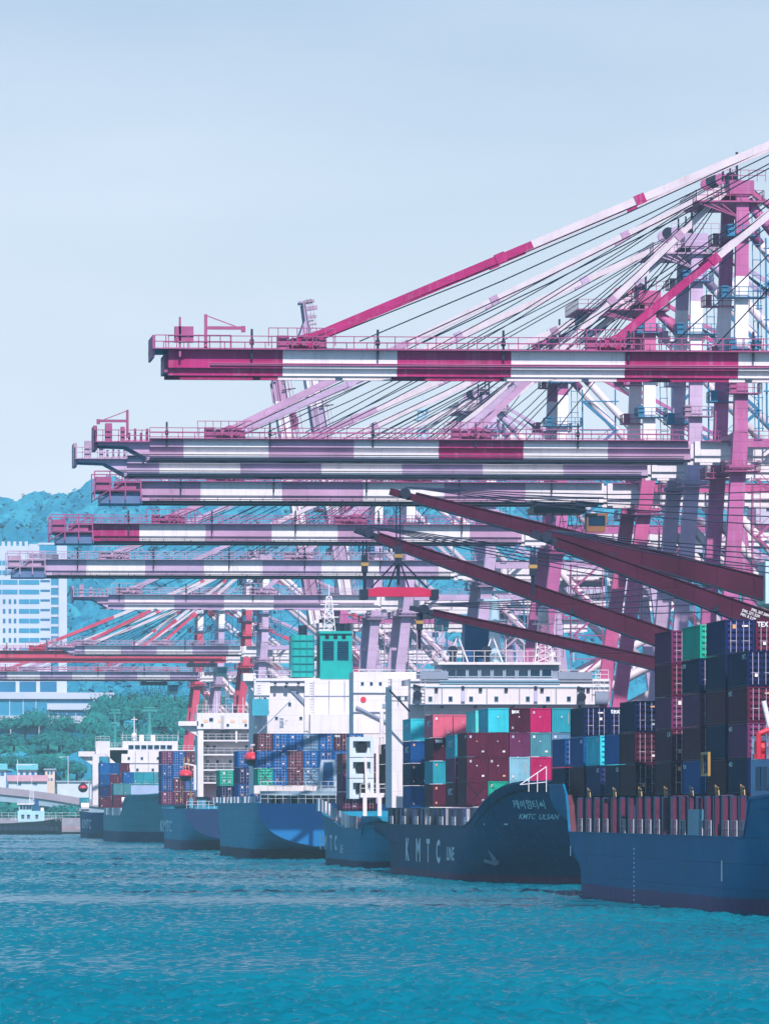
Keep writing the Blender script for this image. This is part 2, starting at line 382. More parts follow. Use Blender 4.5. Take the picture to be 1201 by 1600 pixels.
def quads_object(name, V, tone, mat, parent=None, origin=None, core=None):
    org = ORG[parent] if parent is not None else Vector(origin or (0,0,0))
    n = len(V)//4; me = bpy.data.meshes.new(name)
    me.vertices.add(len(V)); me.vertices.foreach_set('co', (V - np.array(org)).astype(np.float32).ravel())
    me.loops.add(len(V)); me.loops.foreach_set('vertex_index', np.arange(len(V), dtype=np.int32))
    me.polygons.add(n); me.polygons.foreach_set('loop_start', np.arange(0, 4*n, 4, dtype=np.int32))
    me.update(calc_edges=True)
    ca = me.color_attributes.new('tone', 'FLOAT_COLOR', 'POINT')
    t = np.repeat(tone, 4); ca.data.foreach_set('color', np.stack([t, t, t, np.ones_like(t)], 1).astype(np.float32).ravel())
    me.materials.append(mat); me.validate()
    o = bpy.data.objects.new(name, me); COL.objects.link(o)
    if parent is not None: o.parent = parent
    else: o.location = org
    ORG[o] = org; return o

temps = [crown_template(60, 1.0, .15, 100+i, core=.95) for i in range(8)]
parts = []; tones = []
def scatter(x0, x1, y0, y1, pitch, rmin, rmax, lim):
    y = y0
    while y < y1:
        x = x0
        while x < x1:
            X, Y = x + rng.uniform(-.45,.45)*pitch, y + rng.uniform(-.45,.45)*pitch
            px = CX + F*(X*math.cos(TH)-Y*math.sin(TH))/(X*math.sin(TH)+Y*math.cos(TH))
            if lim(px, X, Y):
                k = rng.uniform(rmin, rmax); a = rng.uniform(0, 6.28)
                T = temps[rng.integers(8)]; c, s_ = math.cos(a), math.sin(a)
                P = T*k*np.array([1,1,rng.uniform(.9,1.25)])
                P = np.stack([P[:,0]*c-P[:,1]*s_, P[:,0]*s_+P[:,1]*c, P[:,2]], 1) + np.array([X, Y, hill_z(X, Y)-.4])
                parts.append(P); tones.append(np.clip(rng.normal(.45,.32) + rng.normal(0,.08,len(P)//4), 0, 1))
            x += pitch
        y += pitch
def inview(px, X, Y):
    if not (-90 < px < 1290): return False
    if px < 192 and Y < 2760 and Y > 2560: return False    # the office blocks stand here
    return True
scatter(-260, 640, 2520, 3000, 9.5, 4.2, 6.8, inview)
scatter(-320, 820, 3000, 3760, 11, 5.0, 7.5, inview)
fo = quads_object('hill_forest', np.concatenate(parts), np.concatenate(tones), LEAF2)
parts, tones = [], []
scatter(-60, 200, 2450, 2655, 5.0, 2.4, 4.4, lambda px, X, Y: -60 < px < 330)
sc_ = quads_object('shore_scrub', np.concatenate(parts), np.concatenate(tones), LEAF)
tag(sc_, 'low green scrub on the slope between houses and offices', 'scrub', kind='stuff')
tag(fo, 'dense green wood covering the hill behind the harbour', 'forest', kind='stuff')

# haze: the air over the harbour
hz = MB().box(-2600, 3600, -100, 6300, -5, 236)
hm_ = bpy.data.materials.new('haze_air'); hm_.use_nodes = True; t = hm_.node_tree; t.nodes.clear()
pv = t.nodes.new('ShaderNodeVolumePrincipled'); ho = t.nodes.new('ShaderNodeOutputMaterial')
pv.inputs['Color'].default_value = (.46, .85, 1.0, 1); pv.inputs['Density'].default_value = 1.0e-4; pv.inputs['Anisotropy'].default_value = 0.0
t.links.new(pv.outputs[0], ho.inputs['Volume'])
hob = hz.build('haze', hm_); hob['kind'] = 'stuff'; hob['label'] = 'pale blue sea haze in the air over the harbour'; hob['category'] = 'haze'

# ------------------------------------------------------------ ship-to-shore cranes
XR = 110.0
def paint(name, h): return M(name, h, .55, .2, .18, streak=.5, streakcol='b592a8', seam=('X', 4.0, 1.3, .25), rust=.45, spec=.2)
MAG = paint('magenta_paint', 'a51f66'); MAG2 = paint('rose_paint', 'ac5a8c'); LAV = paint('faded_lavender_paint', 'b59cba')
LAV2 = paint('faded_rose_paint', 'b48cac'); PINK = paint('pink_paint', 'ba5688'); RED = paint('coral_red_paint', 'c4405e'); TUBEW = M('cream_tube', 'cdbec6', .5, .1, .4, streak=.4, streakcol='b07a80')
CABG = M('trolley_green', '1f5560', .5, .2); CABO = M('cab_orange', '8a5a3c', .5, .15); HOUSE = M('machinery_house', 'b7b0c4', .5, .1)
SHADEW = M('shaded_white_paint', '7f9cb6', .5, .1)  # bluish copy of the white with shade mixed in, not assigned anywhere

def bands(mb, p, q, w, h, lens, start, w2=None, h2=None):
    """beam painted in alternating bands; material 0 = red, 1 = white"""
    p, q = Vector(p), Vector(q); Lg = (q-p).length; d = 0; k = start; w2 = w2 or w; h2 = h2 or h; i = 0
    while d < Lg - .01:
        e = min(Lg, d + lens[min(i, len(lens)-1)]); a, b = d/Lg, e/Lg
        mb.beam(p.lerp(q, a), p.lerp(q, b), w+(w2-w)*a, h+(h2-h)*a, k, w+(w2-w)*b, h+(h2-h)*b)
        d = e; k = 1-k; i += 1

def crane(label, px_leg, zb, za, tipX, red, style='B', band=9.5, start=0, lift=0.0, lean=3.0, stay=None, rail=PINKRAIL, hb=2.45,
          nose='taper', trolley=16, boomred=None, outer=14, inner=31, legbands=((90,),0), davit=None, upb=(10, 8.5, 40), hot=-1, platf=4, cab=CABG):
    Yn = Yat(px_leg, XR); Yc = Yn + 9.8; ZQ = 3.52
    rt = thing('quay_crane', label, 'crane', (XR, Yc, ZQ), 'cranes along the quay')
    RW = [red, WHITE]; stay = stay or red
    # ---- four legs, bogies under each
    for sx in (0, 1):
        for sy in (-1, 1):
            m = MB()
            bx = XR - lean if sx == 0 else XR + 31; tx = XR if sx == 0 else XR + 26
            bands(m, (bx, Yc+sy*9.9, ZQ+2.6), (tx, Yc+sy*9.1, zb+3.2), 1.55, 1.75, legbands[0], legbands[1])
            if sx == 0:
                m.box(tx-1.5, tx+1.5, Yc+sy*9.1-1.2, Yc+sy*9.1+1.2, zb-1.1, zb-.6, 0)
            lg = m.build('leg', RW, rt)
            bg_ = MB().box(bx-.9, bx+.9, Yc+sy*9.9-4.2, Yc+sy*9.9+4.2, ZQ+1.3, ZQ+2.6)
            for k in range(4):
                yy = Yc+sy*9.9-3.3+k*2.2
                bg_.tube((bx-.35, yy, ZQ+.46), (bx+.35, yy, ZQ+.46), .45, 10); bg_.box(bx-.5, bx+.5, yy-.25, yy+.25, ZQ+.4, ZQ+1.32)
            bg_.build('bogie', STEEL, lg)
            # caged ladder up the water-side legs
            if sx == 0:
                ld = MB(); x_ = XR + 1.2
                z = zb - 16
                while z < zb - 2:
                    ld.beam((x_, Yc+sy*9.2-.9, z), (x_+1.0, Yc+sy*9.2-.9, z), .07); z += .8
                ld.beam((x_, Yc+sy*9.2-.9, zb-16), (x_, Yc+sy*9.2-.9, zb-2), .08); ld.beam((x_+1., Yc+sy*9.2-.9, zb-16), (x_+1., Yc+sy*9.2-.9, zb-2), .08)
                for z in np.arange(zb-15, zb-2, 2.2): ld.box(x_-.5, x_+.2, Yc+sy*9.2-1., Yc+sy*9.2-.8, z, z+.1)
                ld.build('ladder', rail, lg)
                # ring platform where the leg meets the girder
                pf = MB().box(tx-2.1, tx+2.1, Yc+sy*9.1-1.9, Yc+sy*9.1+1.9, zb-1.45, zb-1.3)
                z0 = zb-1.3; yy = Yc+sy*9.1
                pf.railing([(tx-2.1,yy-1.9,z0),(tx+2.1,yy-1.9,z0),(tx+2.1,yy+1.9,z0),(tx-2.1,yy+1.9,z0),(tx-2.1,yy-1.9,z0)], 1.15, 1.0)
                pf.build('leg_platform', rail, lg)
    # ---- A-frame
    for sy in (-1, 1):
        m = MB(); bands(m, (XR, Yc+sy*9.1, zb+3.2), (XR+.6, Yc+sy*6.2, za), 1.5, 1.6, upb, 0, 1.35, 1.45)
        ul = m.build('upper_leg', RW, rt)
        m = MB().tube((XR+1.2, Yc+sy*6.2, za-1.6), (XR+23, Yc+sy*8.6, zb+3.2), .55, 12, 1)
        m.tube((XR+1.2, Yc+sy*6.2, za-1.6), (XR+4.5, Yc+sy*6.57, za-1.6-(za-zb-4.8)*3.3/21.8), .6, 12, 0)
        m.build('backstay', [red, TUBEW], rt, smooth=True)
        m = MB().beam((XR+1.2, Yc+sy*5.8, za-.2), (XR+46, Yc+sy*3.6, zb+hb+.3), .35, .5)
        m.build('rear_tie', red, rt)
        # lower portal braces: big round tubes
        MB().tube((XR-lean*.45, Yc+sy*9.6, 21), (XR+27.6, Yc+sy*9.3, 37), .62, 12).build('portal_brace', TUBEW, rt, smooth=True)
        MB().tube((XR-.2, Yc+sy*9.2, 43), (XR+12.5, Yc+sy*9.4, 29.2), .55, 12).build('portal_brace', TUBEW, rt, smooth=True)
        MB().box(XR-lean+.8, XR+30.2, Yc+sy*9.9-.7, Yc+sy*9.9+.7, 16, 17.9).build('portal_beam', red, rt)
        MB().box(XR+.8, XR+25.4, Yc+sy*9.1-.6, Yc+sy*9.1+.6, zb+1.5, zb+2.5).build('portal_beam', red, rt)
    for (x, z, hh) in ((XR, zb+2.6, 1.3), (XR+26, zb+2.6, 1.3), (XR+31, 6.2, 1.6), (XR-lean*.96, 6.2, 1.6)):
        MB().box(x-.7, x+.7, Yc-8.3 if z > 10 else Yc-9.0, Yc+8.3 if z > 10 else Yc+9.0, z-hh/2, z+hh/2).build('cross_beam', red, rt)
    # apex beam with sheaves and platform
    m = MB().box(XR-1.0, XR+1.9, Yc-7.2, Yc+7.2, za-.9, za+.7); ap = m.build('apex_beam', red, rt)
    m = MB().box(XR-1-platf, XR+3, Yc-7.6, Yc+7.6, za-1.9, za-1.72)
    z0 = za-1.72
    m.railing([(XR-1-platf,Yc+7.6,z0),(XR-1-platf,Yc-7.6,z0),(XR+3,Yc-7.6,z0),(XR+3,Yc+7.6,z0)], 1.2, 1.3)
    m.railing([(XR-2.5,Yc-6,za+.7),(XR+3.4,Yc-6,za+.7)], 1.3, 1.0)
    for k in range(3): m.beam((XR-1-platf+k*1.4, Yc-7.4, za-1.9), (XR, Yc-7, za-3.6), .14)
    m.build('apex_platform', rail, ap)
    for k in range(7):
        yy = Yc-5+k*1.6; xx = XR - .6 - (k % 3)*.9
        MB().tube((xx, yy-.25, za+1.1), (xx, yy+.25, za+1.1), .75, 12).box(xx-.25, xx+.25, yy-.2, yy+.2, za+.5, za+1.5).build('sheave', red if k % 2 else STEEL, ap)
    MB().beam((XR+.4, Yc-3, za+.7), (XR+.4, Yc-3, za+4.4), .28).build('apex_mast', STEEL, ap)
    MB().beam((XR+.4, Yc+3, za+.7), (XR+.4, Yc+3, za+3.6), .2).build('apex_mast', STEEL, ap)
    MB().tube((XR-1.6, Yc-5.5, za+.7), (XR-1.6, Yc-5.5, za+2.6), .12, 6).build('apex_mast', STEEL, ap)
    # service platforms hung round the upper legs, with caged ladders between them
    for sy in (-1, 1):
        for f_ in (.16, .34, .55, .8):
            z0 = zb+3.2+(za-zb-3.2)*f_; yy = Yc+sy*(9.1-2.9*f_); w_ = 1.5 if f_ != .55 else 2.3
            m = MB().box(XR-w_, XR+w_+.8, yy-1.5, yy+1.5, z0-.1, z0); m.railing([(XR-w_,yy+1.5,z0),(XR-w_,yy-1.5,z0),(XR+w_+.8,yy-1.5,z0),(XR+w_+.8,yy+1.5,z0)], 1.15, 1.0, .08)
            m.box(XR-w_+.2, XR-w_+.9, yy-1.4, yy-.9, z0, z0+1.3)
            m.build('service_platform', [rail, GALV][(f_ > .3) ^ (sy > 0)], rt)
        m = MB(); xl = XR+1.6
        for xx in (xl, xl+.9): m.beam((xx, Yc+sy*9.1-1.0, zb+3.4), (xx, Yc+sy*6.4-1.0, za-3), .09)
        for i_ in range(14):
            f_ = i_/14; z0 = zb+3.6+(za-zb-7)*f_; yy = Yc+sy*(9.1-2.7*f_)-1.0
            m.box(xl, xl+.9, yy-.75, yy-.68, z0, z0+.09); m.box(xl-.04, xl+.04, yy-.75, yy, z0, z0+.09); m.box(xl+.86, xl+.94, yy-.75, yy, z0, z0+.09)
        m.build('caged_ladder', [GALV, rail][sy > 0], rt)
    # lift shaft: an open lattice against the land-side leg, and cable runs
    m = MB(); xs_ = XR+20.5; z = 18
    for xx in (xs_, xs_+2.2):
        for yy in (Yc-11.6, Yc-9.8): m.beam((xx, yy, 8), (xx-2.2, yy+.5, zb+2), .16)
    k = 0
    while z < zb-2:
        d_ = -2.2*(z-8)/(zb-6); e_ = -2.2*(z+3-8)/(zb-6)
        a_, b_ = (xs_+d_, xs_+2.2+e_) if k % 2 == 0 else (xs_+2.2+d_, xs_+e_)
        m.beam((a_, Yc-11.5, z), (b_, Yc-11.5, z+3), .11); m.beam((xs_+d_, Yc-11.5, z), (xs_+2.2+d_, Yc-11.5, z), .11); z += 3; k += 1
    m.build('lift_shaft', GALV, rt)
    for k in range(4):
        MB().rope((XR+2, Yc-3+k*1.7, za+.4), (XR+30+k*2.5, Yc-3+k*1.7, zb+hb+4.5), .07, .6, 3).build('rear_rope', ROPE, rt)
    # zigzag stair beside the A-frame
    m = MB(); z = zb+4; k = 0
    for x in (XR+3.4, XR+8.2): m.beam((x, Yc-7.2, zb+4), (x, Yc-6.2, za-6), .2)
    while z < za-9:
        a, b = (XR+3.4, XR+8.2) if k % 2 == 0 else (XR+8.2, XR+3.4)
        m.beam((a, Yc-7.3, z), (b, Yc-7.3, z+4.2), .28, .4); m.beam((a, Yc-7.3, z+1.05), (b, Yc-7.3, z+5.25), .08); m.beam((XR+3, Yc-7.3, z+4.2), (XR+8.6, Yc-7.3, z+4.2), .16)
        z += 4.2; k += 1
    m.build('stairway', GALV, rt)
    # lower stair flights against the near leg, with landings
    m = MB(); z = 20.0; k = 0
    while z < zb-5:
        a, b = (XR+1.6, XR+5.4) if k % 2 == 0 else (XR+5.4, XR+1.6)
        m.beam((a, Yc-11.2, z), (b, Yc-11.2, z+3.4), .2, .3); m.beam((a, Yc-11.2, z+1.0), (b, Yc-11.2, z+4.4), .07); m.beam((XR+1.2, Yc-11.2, z+3.4), (XR+5.8, Yc-11.2, z+3.4), .14); m.beam((XR+1.2, Yc-11.2, z+4.5), (XR+5.8, Yc-11.2, z+4.5), .06)
        z += 3.4; k += 1
    for x in (XR+1.2, XR+5.8): m.beam((x, Yc-11.2, 18), (x, Yc-11.2, zb-3), .14)
    m.build('stairway', rail, rt)
    # ---- girder landward of the hinge, machinery house
    HX = XR - 5.0
    m = MB()
    for sy in (-1, 1):
        yc = Yc+sy*3.3
        m.box(HX+.3, XR+50, yc-.65, yc+.65, zb+.75, zb+hb, 1); m.box(HX+.3, XR+50, yc-.4, yc+.4, zb, zb+.75, 1)
    for x in np.arange(HX+1, XR+50, 9): m.box(x, x+.8, Yc-2.65, Yc+2.65, zb+hb-.9, zb+hb-.2, 0)
    gd = m.build('girder', [red, WHITE], rt)
    m = MB().railing([(HX+1, Yc-4.6, zb+hb+.05), (XR+50, Yc-4.6, zb+hb+.05)], 1.15, 2.0); m.box(HX+1, XR+50, Yc-4.7, Yc-3.6, zb+hb-.05, zb+hb+.05)
    m.build('railing', rail, gd)
    m = MB().box(XR+29, XR+43, Yc-4.8, Yc+4.8, zb+hb+.3, zb+hb+5.2)
    m.box(XR+28.6, XR+43.4, Yc-5.1, Yc+5.1, zb+hb+5.2, zb+hb+5.5)
    mh = m.build('machinery_house', HOUSE, rt)
    for k in range(4):
        MB().box(XR+30.5+k*3.2, XR+32+k*3.2, Yc-4.9, Yc-4.82, zb+hb+2.2, zb+hb+3.6).build('window', GLASS, mh)
    # ---- boom, hinged at HX; modelled level, then raised about the hinge
    hin = Vector((HX, Yc, zb+1.4))
    def sub(mb, name, mats, par):
        o = mb.build(name, mats, par, origin=None); return o
    Lb = HX - tipX; xt = tipX
    m = MB(); segs = []; x = xt; k = start
    while x < HX - .01:
        e = min(HX-.2, x+band) if HX - (x+band) > 2.5 else HX-.2
        segs.append((x, e, 3 if (k == 0 and boomred and len(segs) == hot) else k)); k = 1-k; x = e
        if e >= HX-.25: break
    tp = 6.0 if nose == 'taper' else 0
    for sy in (-1, 1):
        yc = Yc+sy*3.3
        for a, b, k in segs:
            a_ = max(a, xt+tp)
            if style == 'A':
                m.box(a_, b, yc-.65, yc+.65, zb+.72, zb+hb, k); m.box(a_, b, yc-.22, yc+.22, zb+.12, zb+.72, k); m.box(a_, b, yc-.36, yc+.36, zb, zb+.12, k)
                m.box(a_, b, yc-.72, yc+.72, zb+hb, zb+hb+.08, 0)
            elif style == 'B':
                m.prism([(yc-.75, zb+1.55), (yc+.75, zb+1.55), (yc+.62, zb+hb), (yc-.52, zb+hb), (yc-.72, zb+hb-.35)], 0, a_, b, k)
                m.box(a_, b, yc-.2, yc+.2, zb+.95, zb+1.55, k); m.box(a_, b, yc-.55, yc+.55, zb+.28, zb+.95, k); m.box(a_, b, yc-.45, yc+.45, zb, zb+.28, 2)
            else:
                m.box(a_, b, yc-.62, yc+.62, zb+1.15, zb+hb, k); m.box(a_, b, yc-.36, yc+.36, zb+.7, zb+1.15, k); m.box(a_, b, yc-.55, yc+.55, zb+.42, zb+.7, k)
                m.box(a_, b, yc-.32, yc+.32, zb+.1, zb+.42, 2)
        if tp:
            pts = [(xt, zb+hb-.75), (xt+tp*.55, zb+hb-.85), (xt+tp, zb+.1), (xt+tp, zb+hb), (xt+tp*.6, zb+hb-.15), (xt, zb+hb-.35)]
            m.prism(pts, 1, yc-.6, yc+.6, segs[0][2])
    for x in np.arange(xt+tp+.6, HX-1, 8.0): m.box(x, x+.7, Yc-2.7, Yc+2.7, zb+hb-.9, zb+hb-.25, 2)
    boom = m.build('boom', [boomred or red, WHITE, STEEL, MAG], rt)
    tip_parts = []
    def bpart(mb, name, mats): return mb.build(name, mats, boom)
    r_ = MB()
    zr = zb+hb+.09
    r_.railing([(xt+tp, Yc-4.6, zr), (HX-.5, Yc-4.6, zr)], 1.2, 1.95, .085)
    r_.box(xt+tp, HX-.5, Yc-4.7, Yc-3.7, zr-.09, zr)
    bpart(r_, 'railing', rail)
    r_ = MB().railing([(xt+tp, Yc+4.6, zr), (HX-.5, Yc+4.6, zr)], 1.2, 1.95, .085); r_.box(xt+tp, HX-.5, Yc+3.7, Yc+4.7, zr-.09, zr)
    bpart(r_, 'railing', rail)
    for zz in (.98, 1.14) if style == 'A' else (.62,):
        bpart(MB().tube((xt+4, Yc-3.3-.76, zb+zz), (HX-1, Yc-3.3-.76, zb+zz), .06, 5), 'cable_pipe', rail if style == 'A' else STEEL)
    if style == 'C':   # slung festoon walkway below the girder
        fw = MB().box(xt+4, HX-1, Yc-4.9, Yc-4.2, zb+.02, zb+.1); fw.railing([(xt+4, Yc-4.9, zb+.1), (HX-1, Yc-4.9, zb+.1)], .7, 3.0, .07, False)
        for x in np.arange(xt+5, HX-2, 6): fw.box(x, x+.12, Yc-4.9, Yc-3.2, zb+.3, zb+.5)
        bpart(fw, 'festoon_walkway', STEEL)
    # stiffener fins and lamp posts
    for i, x in enumerate(np.arange(xt+8, HX-6, 12.1)):
        m = MB().beam((x, Yc-4.3, zb+1.6), (x, Yc-4.3, zr+1.9), .16, .22); m.box(x-.2, x+.2, Yc-4.45, Yc-3.96, zr+.4, zr+.9)
        bpart(m, 'lamp_post', STEEL)
    # nose: end frame, platform, lockers, warning lamps
    if nose in ('square', 'taper'):
        m = MB()
        if nose == 'square':
            m.box(xt-.35, xt, Yc-3.2, Yc+3.2, zb+.3, zb+hb-.4); m.box(xt-1.5, xt+1.5, Yc-4.8, Yc+4.8, zr-.06, zr+.04)
            m.box(xt-1.5, xt-1.3, Yc-4.2, Yc+4.2, zb+1.7, zr+1.3); m.box(xt+.6, xt+2.4, Yc-4.6, Yc-3.4, zr+.6, zr+2.1)
            m.box(xt+1, xt+1.2, Yc-4.6, Yc-4.3, zr-.8, zr+3.0); m.railing([(xt-1.3,Yc-4.7,zr),(xt+6,Yc-4.7,zr)], 1.25, 1.0, .09)
            zn = zr
        else:
            zn = zb+hb-.3
            m.box(xt-.4, xt+tp, Yc-4.6, Yc+4.6, zn-.12, zn)
            m.railing([(xt+tp,Yc-4.6,zn),(xt-.4,Yc-4.6,zn),(xt-.4,Yc+4.6,zn)], 1.3, .9, .09)
            m.box(xt-.5, xt-.1, Yc-3, Yc+3, zb+1.2, zn+1.9); m.box(xt+.8, xt+1.6, Yc-4.4, Yc-3.2, zn, zn+2.1); m.box(xt+2.6, xt+3.1, Yc-4.4, Yc-3.6, zn, zn+1.7)
            for k in range(4): m.tube((xt+3.6+k*.7, Yc-4.2, zn), (xt+3.6+k*.7, Yc-4.2, zn+1.0+.5*(k % 2)), .16, 6)
        bpart(m, 'nose_platform', rail)
    else:      # open framed nose hanging below and ahead of the girder
        m = MB(); x0, x1 = xt-3.2, xt+2.8; z0, z1 = zb-.1, zb+hb+1.3
        for yy in (Yc-4.7, Yc+4.7):
            for x in np.linspace(x0, x1, 4): m.beam((x, yy, z0+.6), (x, yy, z1), .16)
            for z in (z0+1.9, z0+2.9, z1): m.beam((x0, yy, z), (x1, yy, z), .15)
            m.beam((x0, yy, z0+.7), (x1, yy, z1), .1)
        m.box(x0, x1, Yc-4.7, Yc+4.7, z0+1.7, z0+1.82); m.box(x0+.2, x0+2.2, Yc-4.5, Yc-2, z0+1.9, z0+3.6); m.box(x0+2.6, x1-.6, Yc-4.4, Yc-3, z0+1.85, z0+2.9)
        bpart(m, 'nose_frame', rail)
        m = MB().box(xt-2.4, xt+3, Yc-4.2, Yc+4.2, zb+.05, zb+1.35); bpart(m, 'buffer_beam', M('nose_blue', '5a6f95', .5, .2))
        m = MB(); zz = zr
        for yy in (Yc-4.5,):
            for k in range(5): m.beam((xt+14+k*1.2, yy, zz), (xt+14+k*1.2, yy, zz+2.2-.25*(k-2)**2), .12)
            for k in range(4): m.beam((xt+14+k*1.2, yy, zz+2.2-.25*(k-2)**2), (xt+15.2+k*1.2, yy, zz+2.2-.25*(k-1)**2), .12)
        bpart(m, 'sheave_guard', rail)
    if davit:
        dx, arm = davit; m = MB().beam((xt+dx, Yc-4, zr), (xt+dx, Yc-4, zr+3.3), .3); a2 = xt+dx+arm
        m.beam((xt+dx, Yc-4, zr+2.0), (a2, Yc-4, zr+2.0), .18, .32); m.beam((xt+dx, Yc-4, zr+3.2), (xt+dx+arm*.8, Yc-4, zr+2.15), .1)
        m.box(a2-.2, a2+.2, Yc-4.2, Yc-3.8, zr+1.6, zr+2.2)
        bpart(m, 'service_davit', rail)
    # sheave gear along the boom top where the stays land
    anch = [tipX+outer, XR-inner]
    for ax_ in anch:
        for sy in (-1, 1):
            m = MB().prism([(ax_-2.6, zb+hb), (ax_+2.4, zb+hb), (ax_+1.7, zb+hb+1.3), (ax_+.4, zb+hb+1.7), (ax_-1.4, zb+hb+.9)], 1, Yc+sy*3.3-.3, Yc+sy*3.3+.3)
            m.tube((ax_-.2, Yc+sy*3.3-.5, zb+hb+.8), (ax_-.2, Yc+sy*3.3+.5, zb+hb+.8), .55, 10)
            bpart(m, 'stay_bracket', red)
        m = MB().railing([(ax_-3.4,Yc-4.5,zr+.3),(ax_+3,Yc-4.5,zr+.3)], 1.7, .9, .08); m.box(ax_-2.6, ax_-1.4, Yc-4.3, Yc-3.9, zr, zr+1.3); m.box(ax_+1.2, ax_+2.2, Yc-4.2, Yc-3.8, zr, zr+1.0)
        for k in range(3): m.tube((ax_-1+k*1.1, Yc-4.3, zr+.7), (ax_-1+k*1.1, Yc-4.0, zr+.7), .42, 10)
        bpart(m, 'stay_gear', rail)
    a = R(lift)
    def bpos(x, y, z):
        dx, dz = x-hin.x, z-hin.z
        return Vector((hin.x + dx*math.cos(a) + dz*math.sin(a), y, hin.z - dx*math.sin(a) + dz*math.cos(a)))
    if lift:
        loc = hin - Vector((XR, Yc, ZQ))
        Mx = Matrix.Translation(loc) @ Matrix.Rotation(a, 4, 'Y') @ Matrix.Translation(-loc)
        boom.matrix_local = Mx
    # ---- stays and ropes
    for sy in (-1, 1):
        top = Vector((XR+.2, Yc+sy*4.2, za+.9))
        if not lift:
            for i, ax_ in enumerate(anch):
                q = Vector((ax_+.6, Yc+sy*3.3, zb+hb+1.2)); m = MB()
                mid = q.lerp(top, .35 if i == 0 else .30)
                m.beam(q, mid, .5, .72 if i == 0 else .62, 0); m.beam(mid, top, .5, .72 if i == 0 else .62, 1)
                for f_ in (.52, .30, .78):
                    c = q.lerp(top, f_); d_ = unit(top-q); m.beam(c-d_*.5, c+d_*.5, .7, .95, 0)
                m.build('forestay', [stay, TUBEW], rt)
        else:
            midp = bpos(XR-inner, Yc+sy*3.3, zb+hb+1.2)
            MB().beam(midp, top, .5, .6).build('forestay', stay, rt)
    if not lift:
        for i in range(11):
            yy = Yc-3.6+i*.7; fr = (.03, .05, .12, .20, .23, .45, .47, .50, .56, .66, .74)[i]
            x = tipX+outer*.9 + (HX-tipX-outer)*fr
            MB().rope((x, yy, zb+hb+1.0), (XR-.6, yy*.6+Yc*.4, za+1.6-.2*i), .06, .9, 4).build('hoist_rope', ROPE, rt)
    # ---- trolley and cab below the girder
    tx = XR + trolley
    if lift: tx = XR + 8
    m = MB().box(tx-3.4, tx+3.4, Yc-3.9, Yc+3.9, zb-1.0, zb-.15); 
    for k in (-2.6, 2.6): m.box(tx+k-.5, tx+k+.5, Yc-4.0, Yc+4.0, zb-.5, zb+.3)
    tr = m.build('trolley', STEEL, rt)
    m = MB().prism([(tx+3.6, zb-3.4), (tx+6.0, zb-3.4), (tx+6.4, zb-1.0), (tx+3.6, zb-1.0)], 1, Yc-3.6, Yc-1.0); m.build('operator_cab', cab, tr)
    MB().box(tx+3.8, tx+6.0, Yc-3.66, Yc-3.61, zb-2.6, zb-1.3).build('cab_window', GLASS, tr)
    m = MB()
    for k in range(6): m.rope((tx-3+k*1.1, Yc-3.5, zb-.4), (tx-1.9+k*1.1, Yc-3.5, zb-.4), .05, 3.0, 6)
    m.build('festoon_cable', ROPE, tr)
    return rt

crane('nearest quay crane, its magenta and white boom highest above the ships', 1484, 50.2, 79.0, 35.3, MAG, 'A', 11.0, 0, nose='square', davit=(3.6, 3.6), outer=13.0, inner=32, lean=1, stay=MAG)
crane('quay crane with magenta and rose boom just below the topmost boom', 1157, 49.5, 81.8, 35.0, MAG2, 'B', 10.0, 0, outer=15, inner=31, davit=(3.4, -3.4), lean=3, boomred=LAV2, stay=LAV2, hot=4, legbands=((90,), 0))
crane('quay crane with faded lavender boom, third boom down', 1086, 49.6, 79.0, 34.3, LAV, 'B', 10.0, 0, rail=LAVRAIL, outer=15, inner=31, lean=4, legbands=((90,), 0))
crane('quay crane with pink legs and orange cab, fourth boom down', 1013, 48.2, 75.4, 41.5, PINK, 'C', 10.6, 0, nose='frame', outer=14, inner=30, lean=6, upb=(4.5, 9, 40), platf=8, cab=CABO, hb=2.9, trolley=-11, boomred=LAV2, stay=LAV2)
crane('quay crane with hanging magenta nose frame, fifth boom down', 877, 46.9, 75.5, 39.6, MAG2, 'C', 9.6, 0, boomred=LAV2, stay=LAV2, hot=0, nose='frame', outer=14, inner=30, lean=6, platf=5, hb=2.9)
crane('quay crane whose boom crosses the top of the white office tower', 766, 45.4, 74.0, 36.4, LAV, 'C', 9.4, 0, rail=LAVRAIL, nose='frame', outer=14, inner=30, lean=5, hb=2.9)
crane('quay crane with plain box boom and tapered nose below the office boom', 640, 44.7, 70.5, 49.8, LAV, 'A', 9.0, 0, rail=LAVRAIL, nose='taper', outer=10, inner=26, lean=5, hb=2.5)
crane('quay crane with its boom raised, the taller of the two upright booms', 590, 46.0, 73.0, 46.5, LAV, 'A', 10, 0, rail=LAVRAIL, lift=81, lean=4)
crane('quay crane with its boom raised, the shorter upright boom left of the other', 538, 44.5, 71.0, 49.0, MAG2, 'A', 10, 0, boomred=LAV2, lift=81, lean=4)
crane('distant lavender crane whose boom lies just above the coral red boom', 414, 44.6, 68.0, 59.2, LAV, 'C', 8.5, 0, rail=LAVRAIL, nose='taper', outer=9, inner=24, lean=4, stay=RED)
crane('distant coral red crane with one unbroken red boom', 388, 44.4, 68.0, 43.0, RED, 'A', 80, 0, nose='square', outer=16, inner=26, lean=5, rail=RED, legbands=((90,), 0), hb=2.8, trolley=-11)
crane('distant crane with the lowest lavender and white boom', 345, 41.8, 64.0, 46.0, LAV, 'C', 8.5, 0, rail=LAVRAIL, nose='frame', outer=14, inner=28, lean=5, trolley=-17)
crane('farthest coral red crane with its boom behind the lowest white boom', 312, 43.6, 66.0, 44.0, RED, 'A', 9.0, 0, nose='square', outer=14, inner=26, lean=5, rail=RED, legbands=((90,), 0))

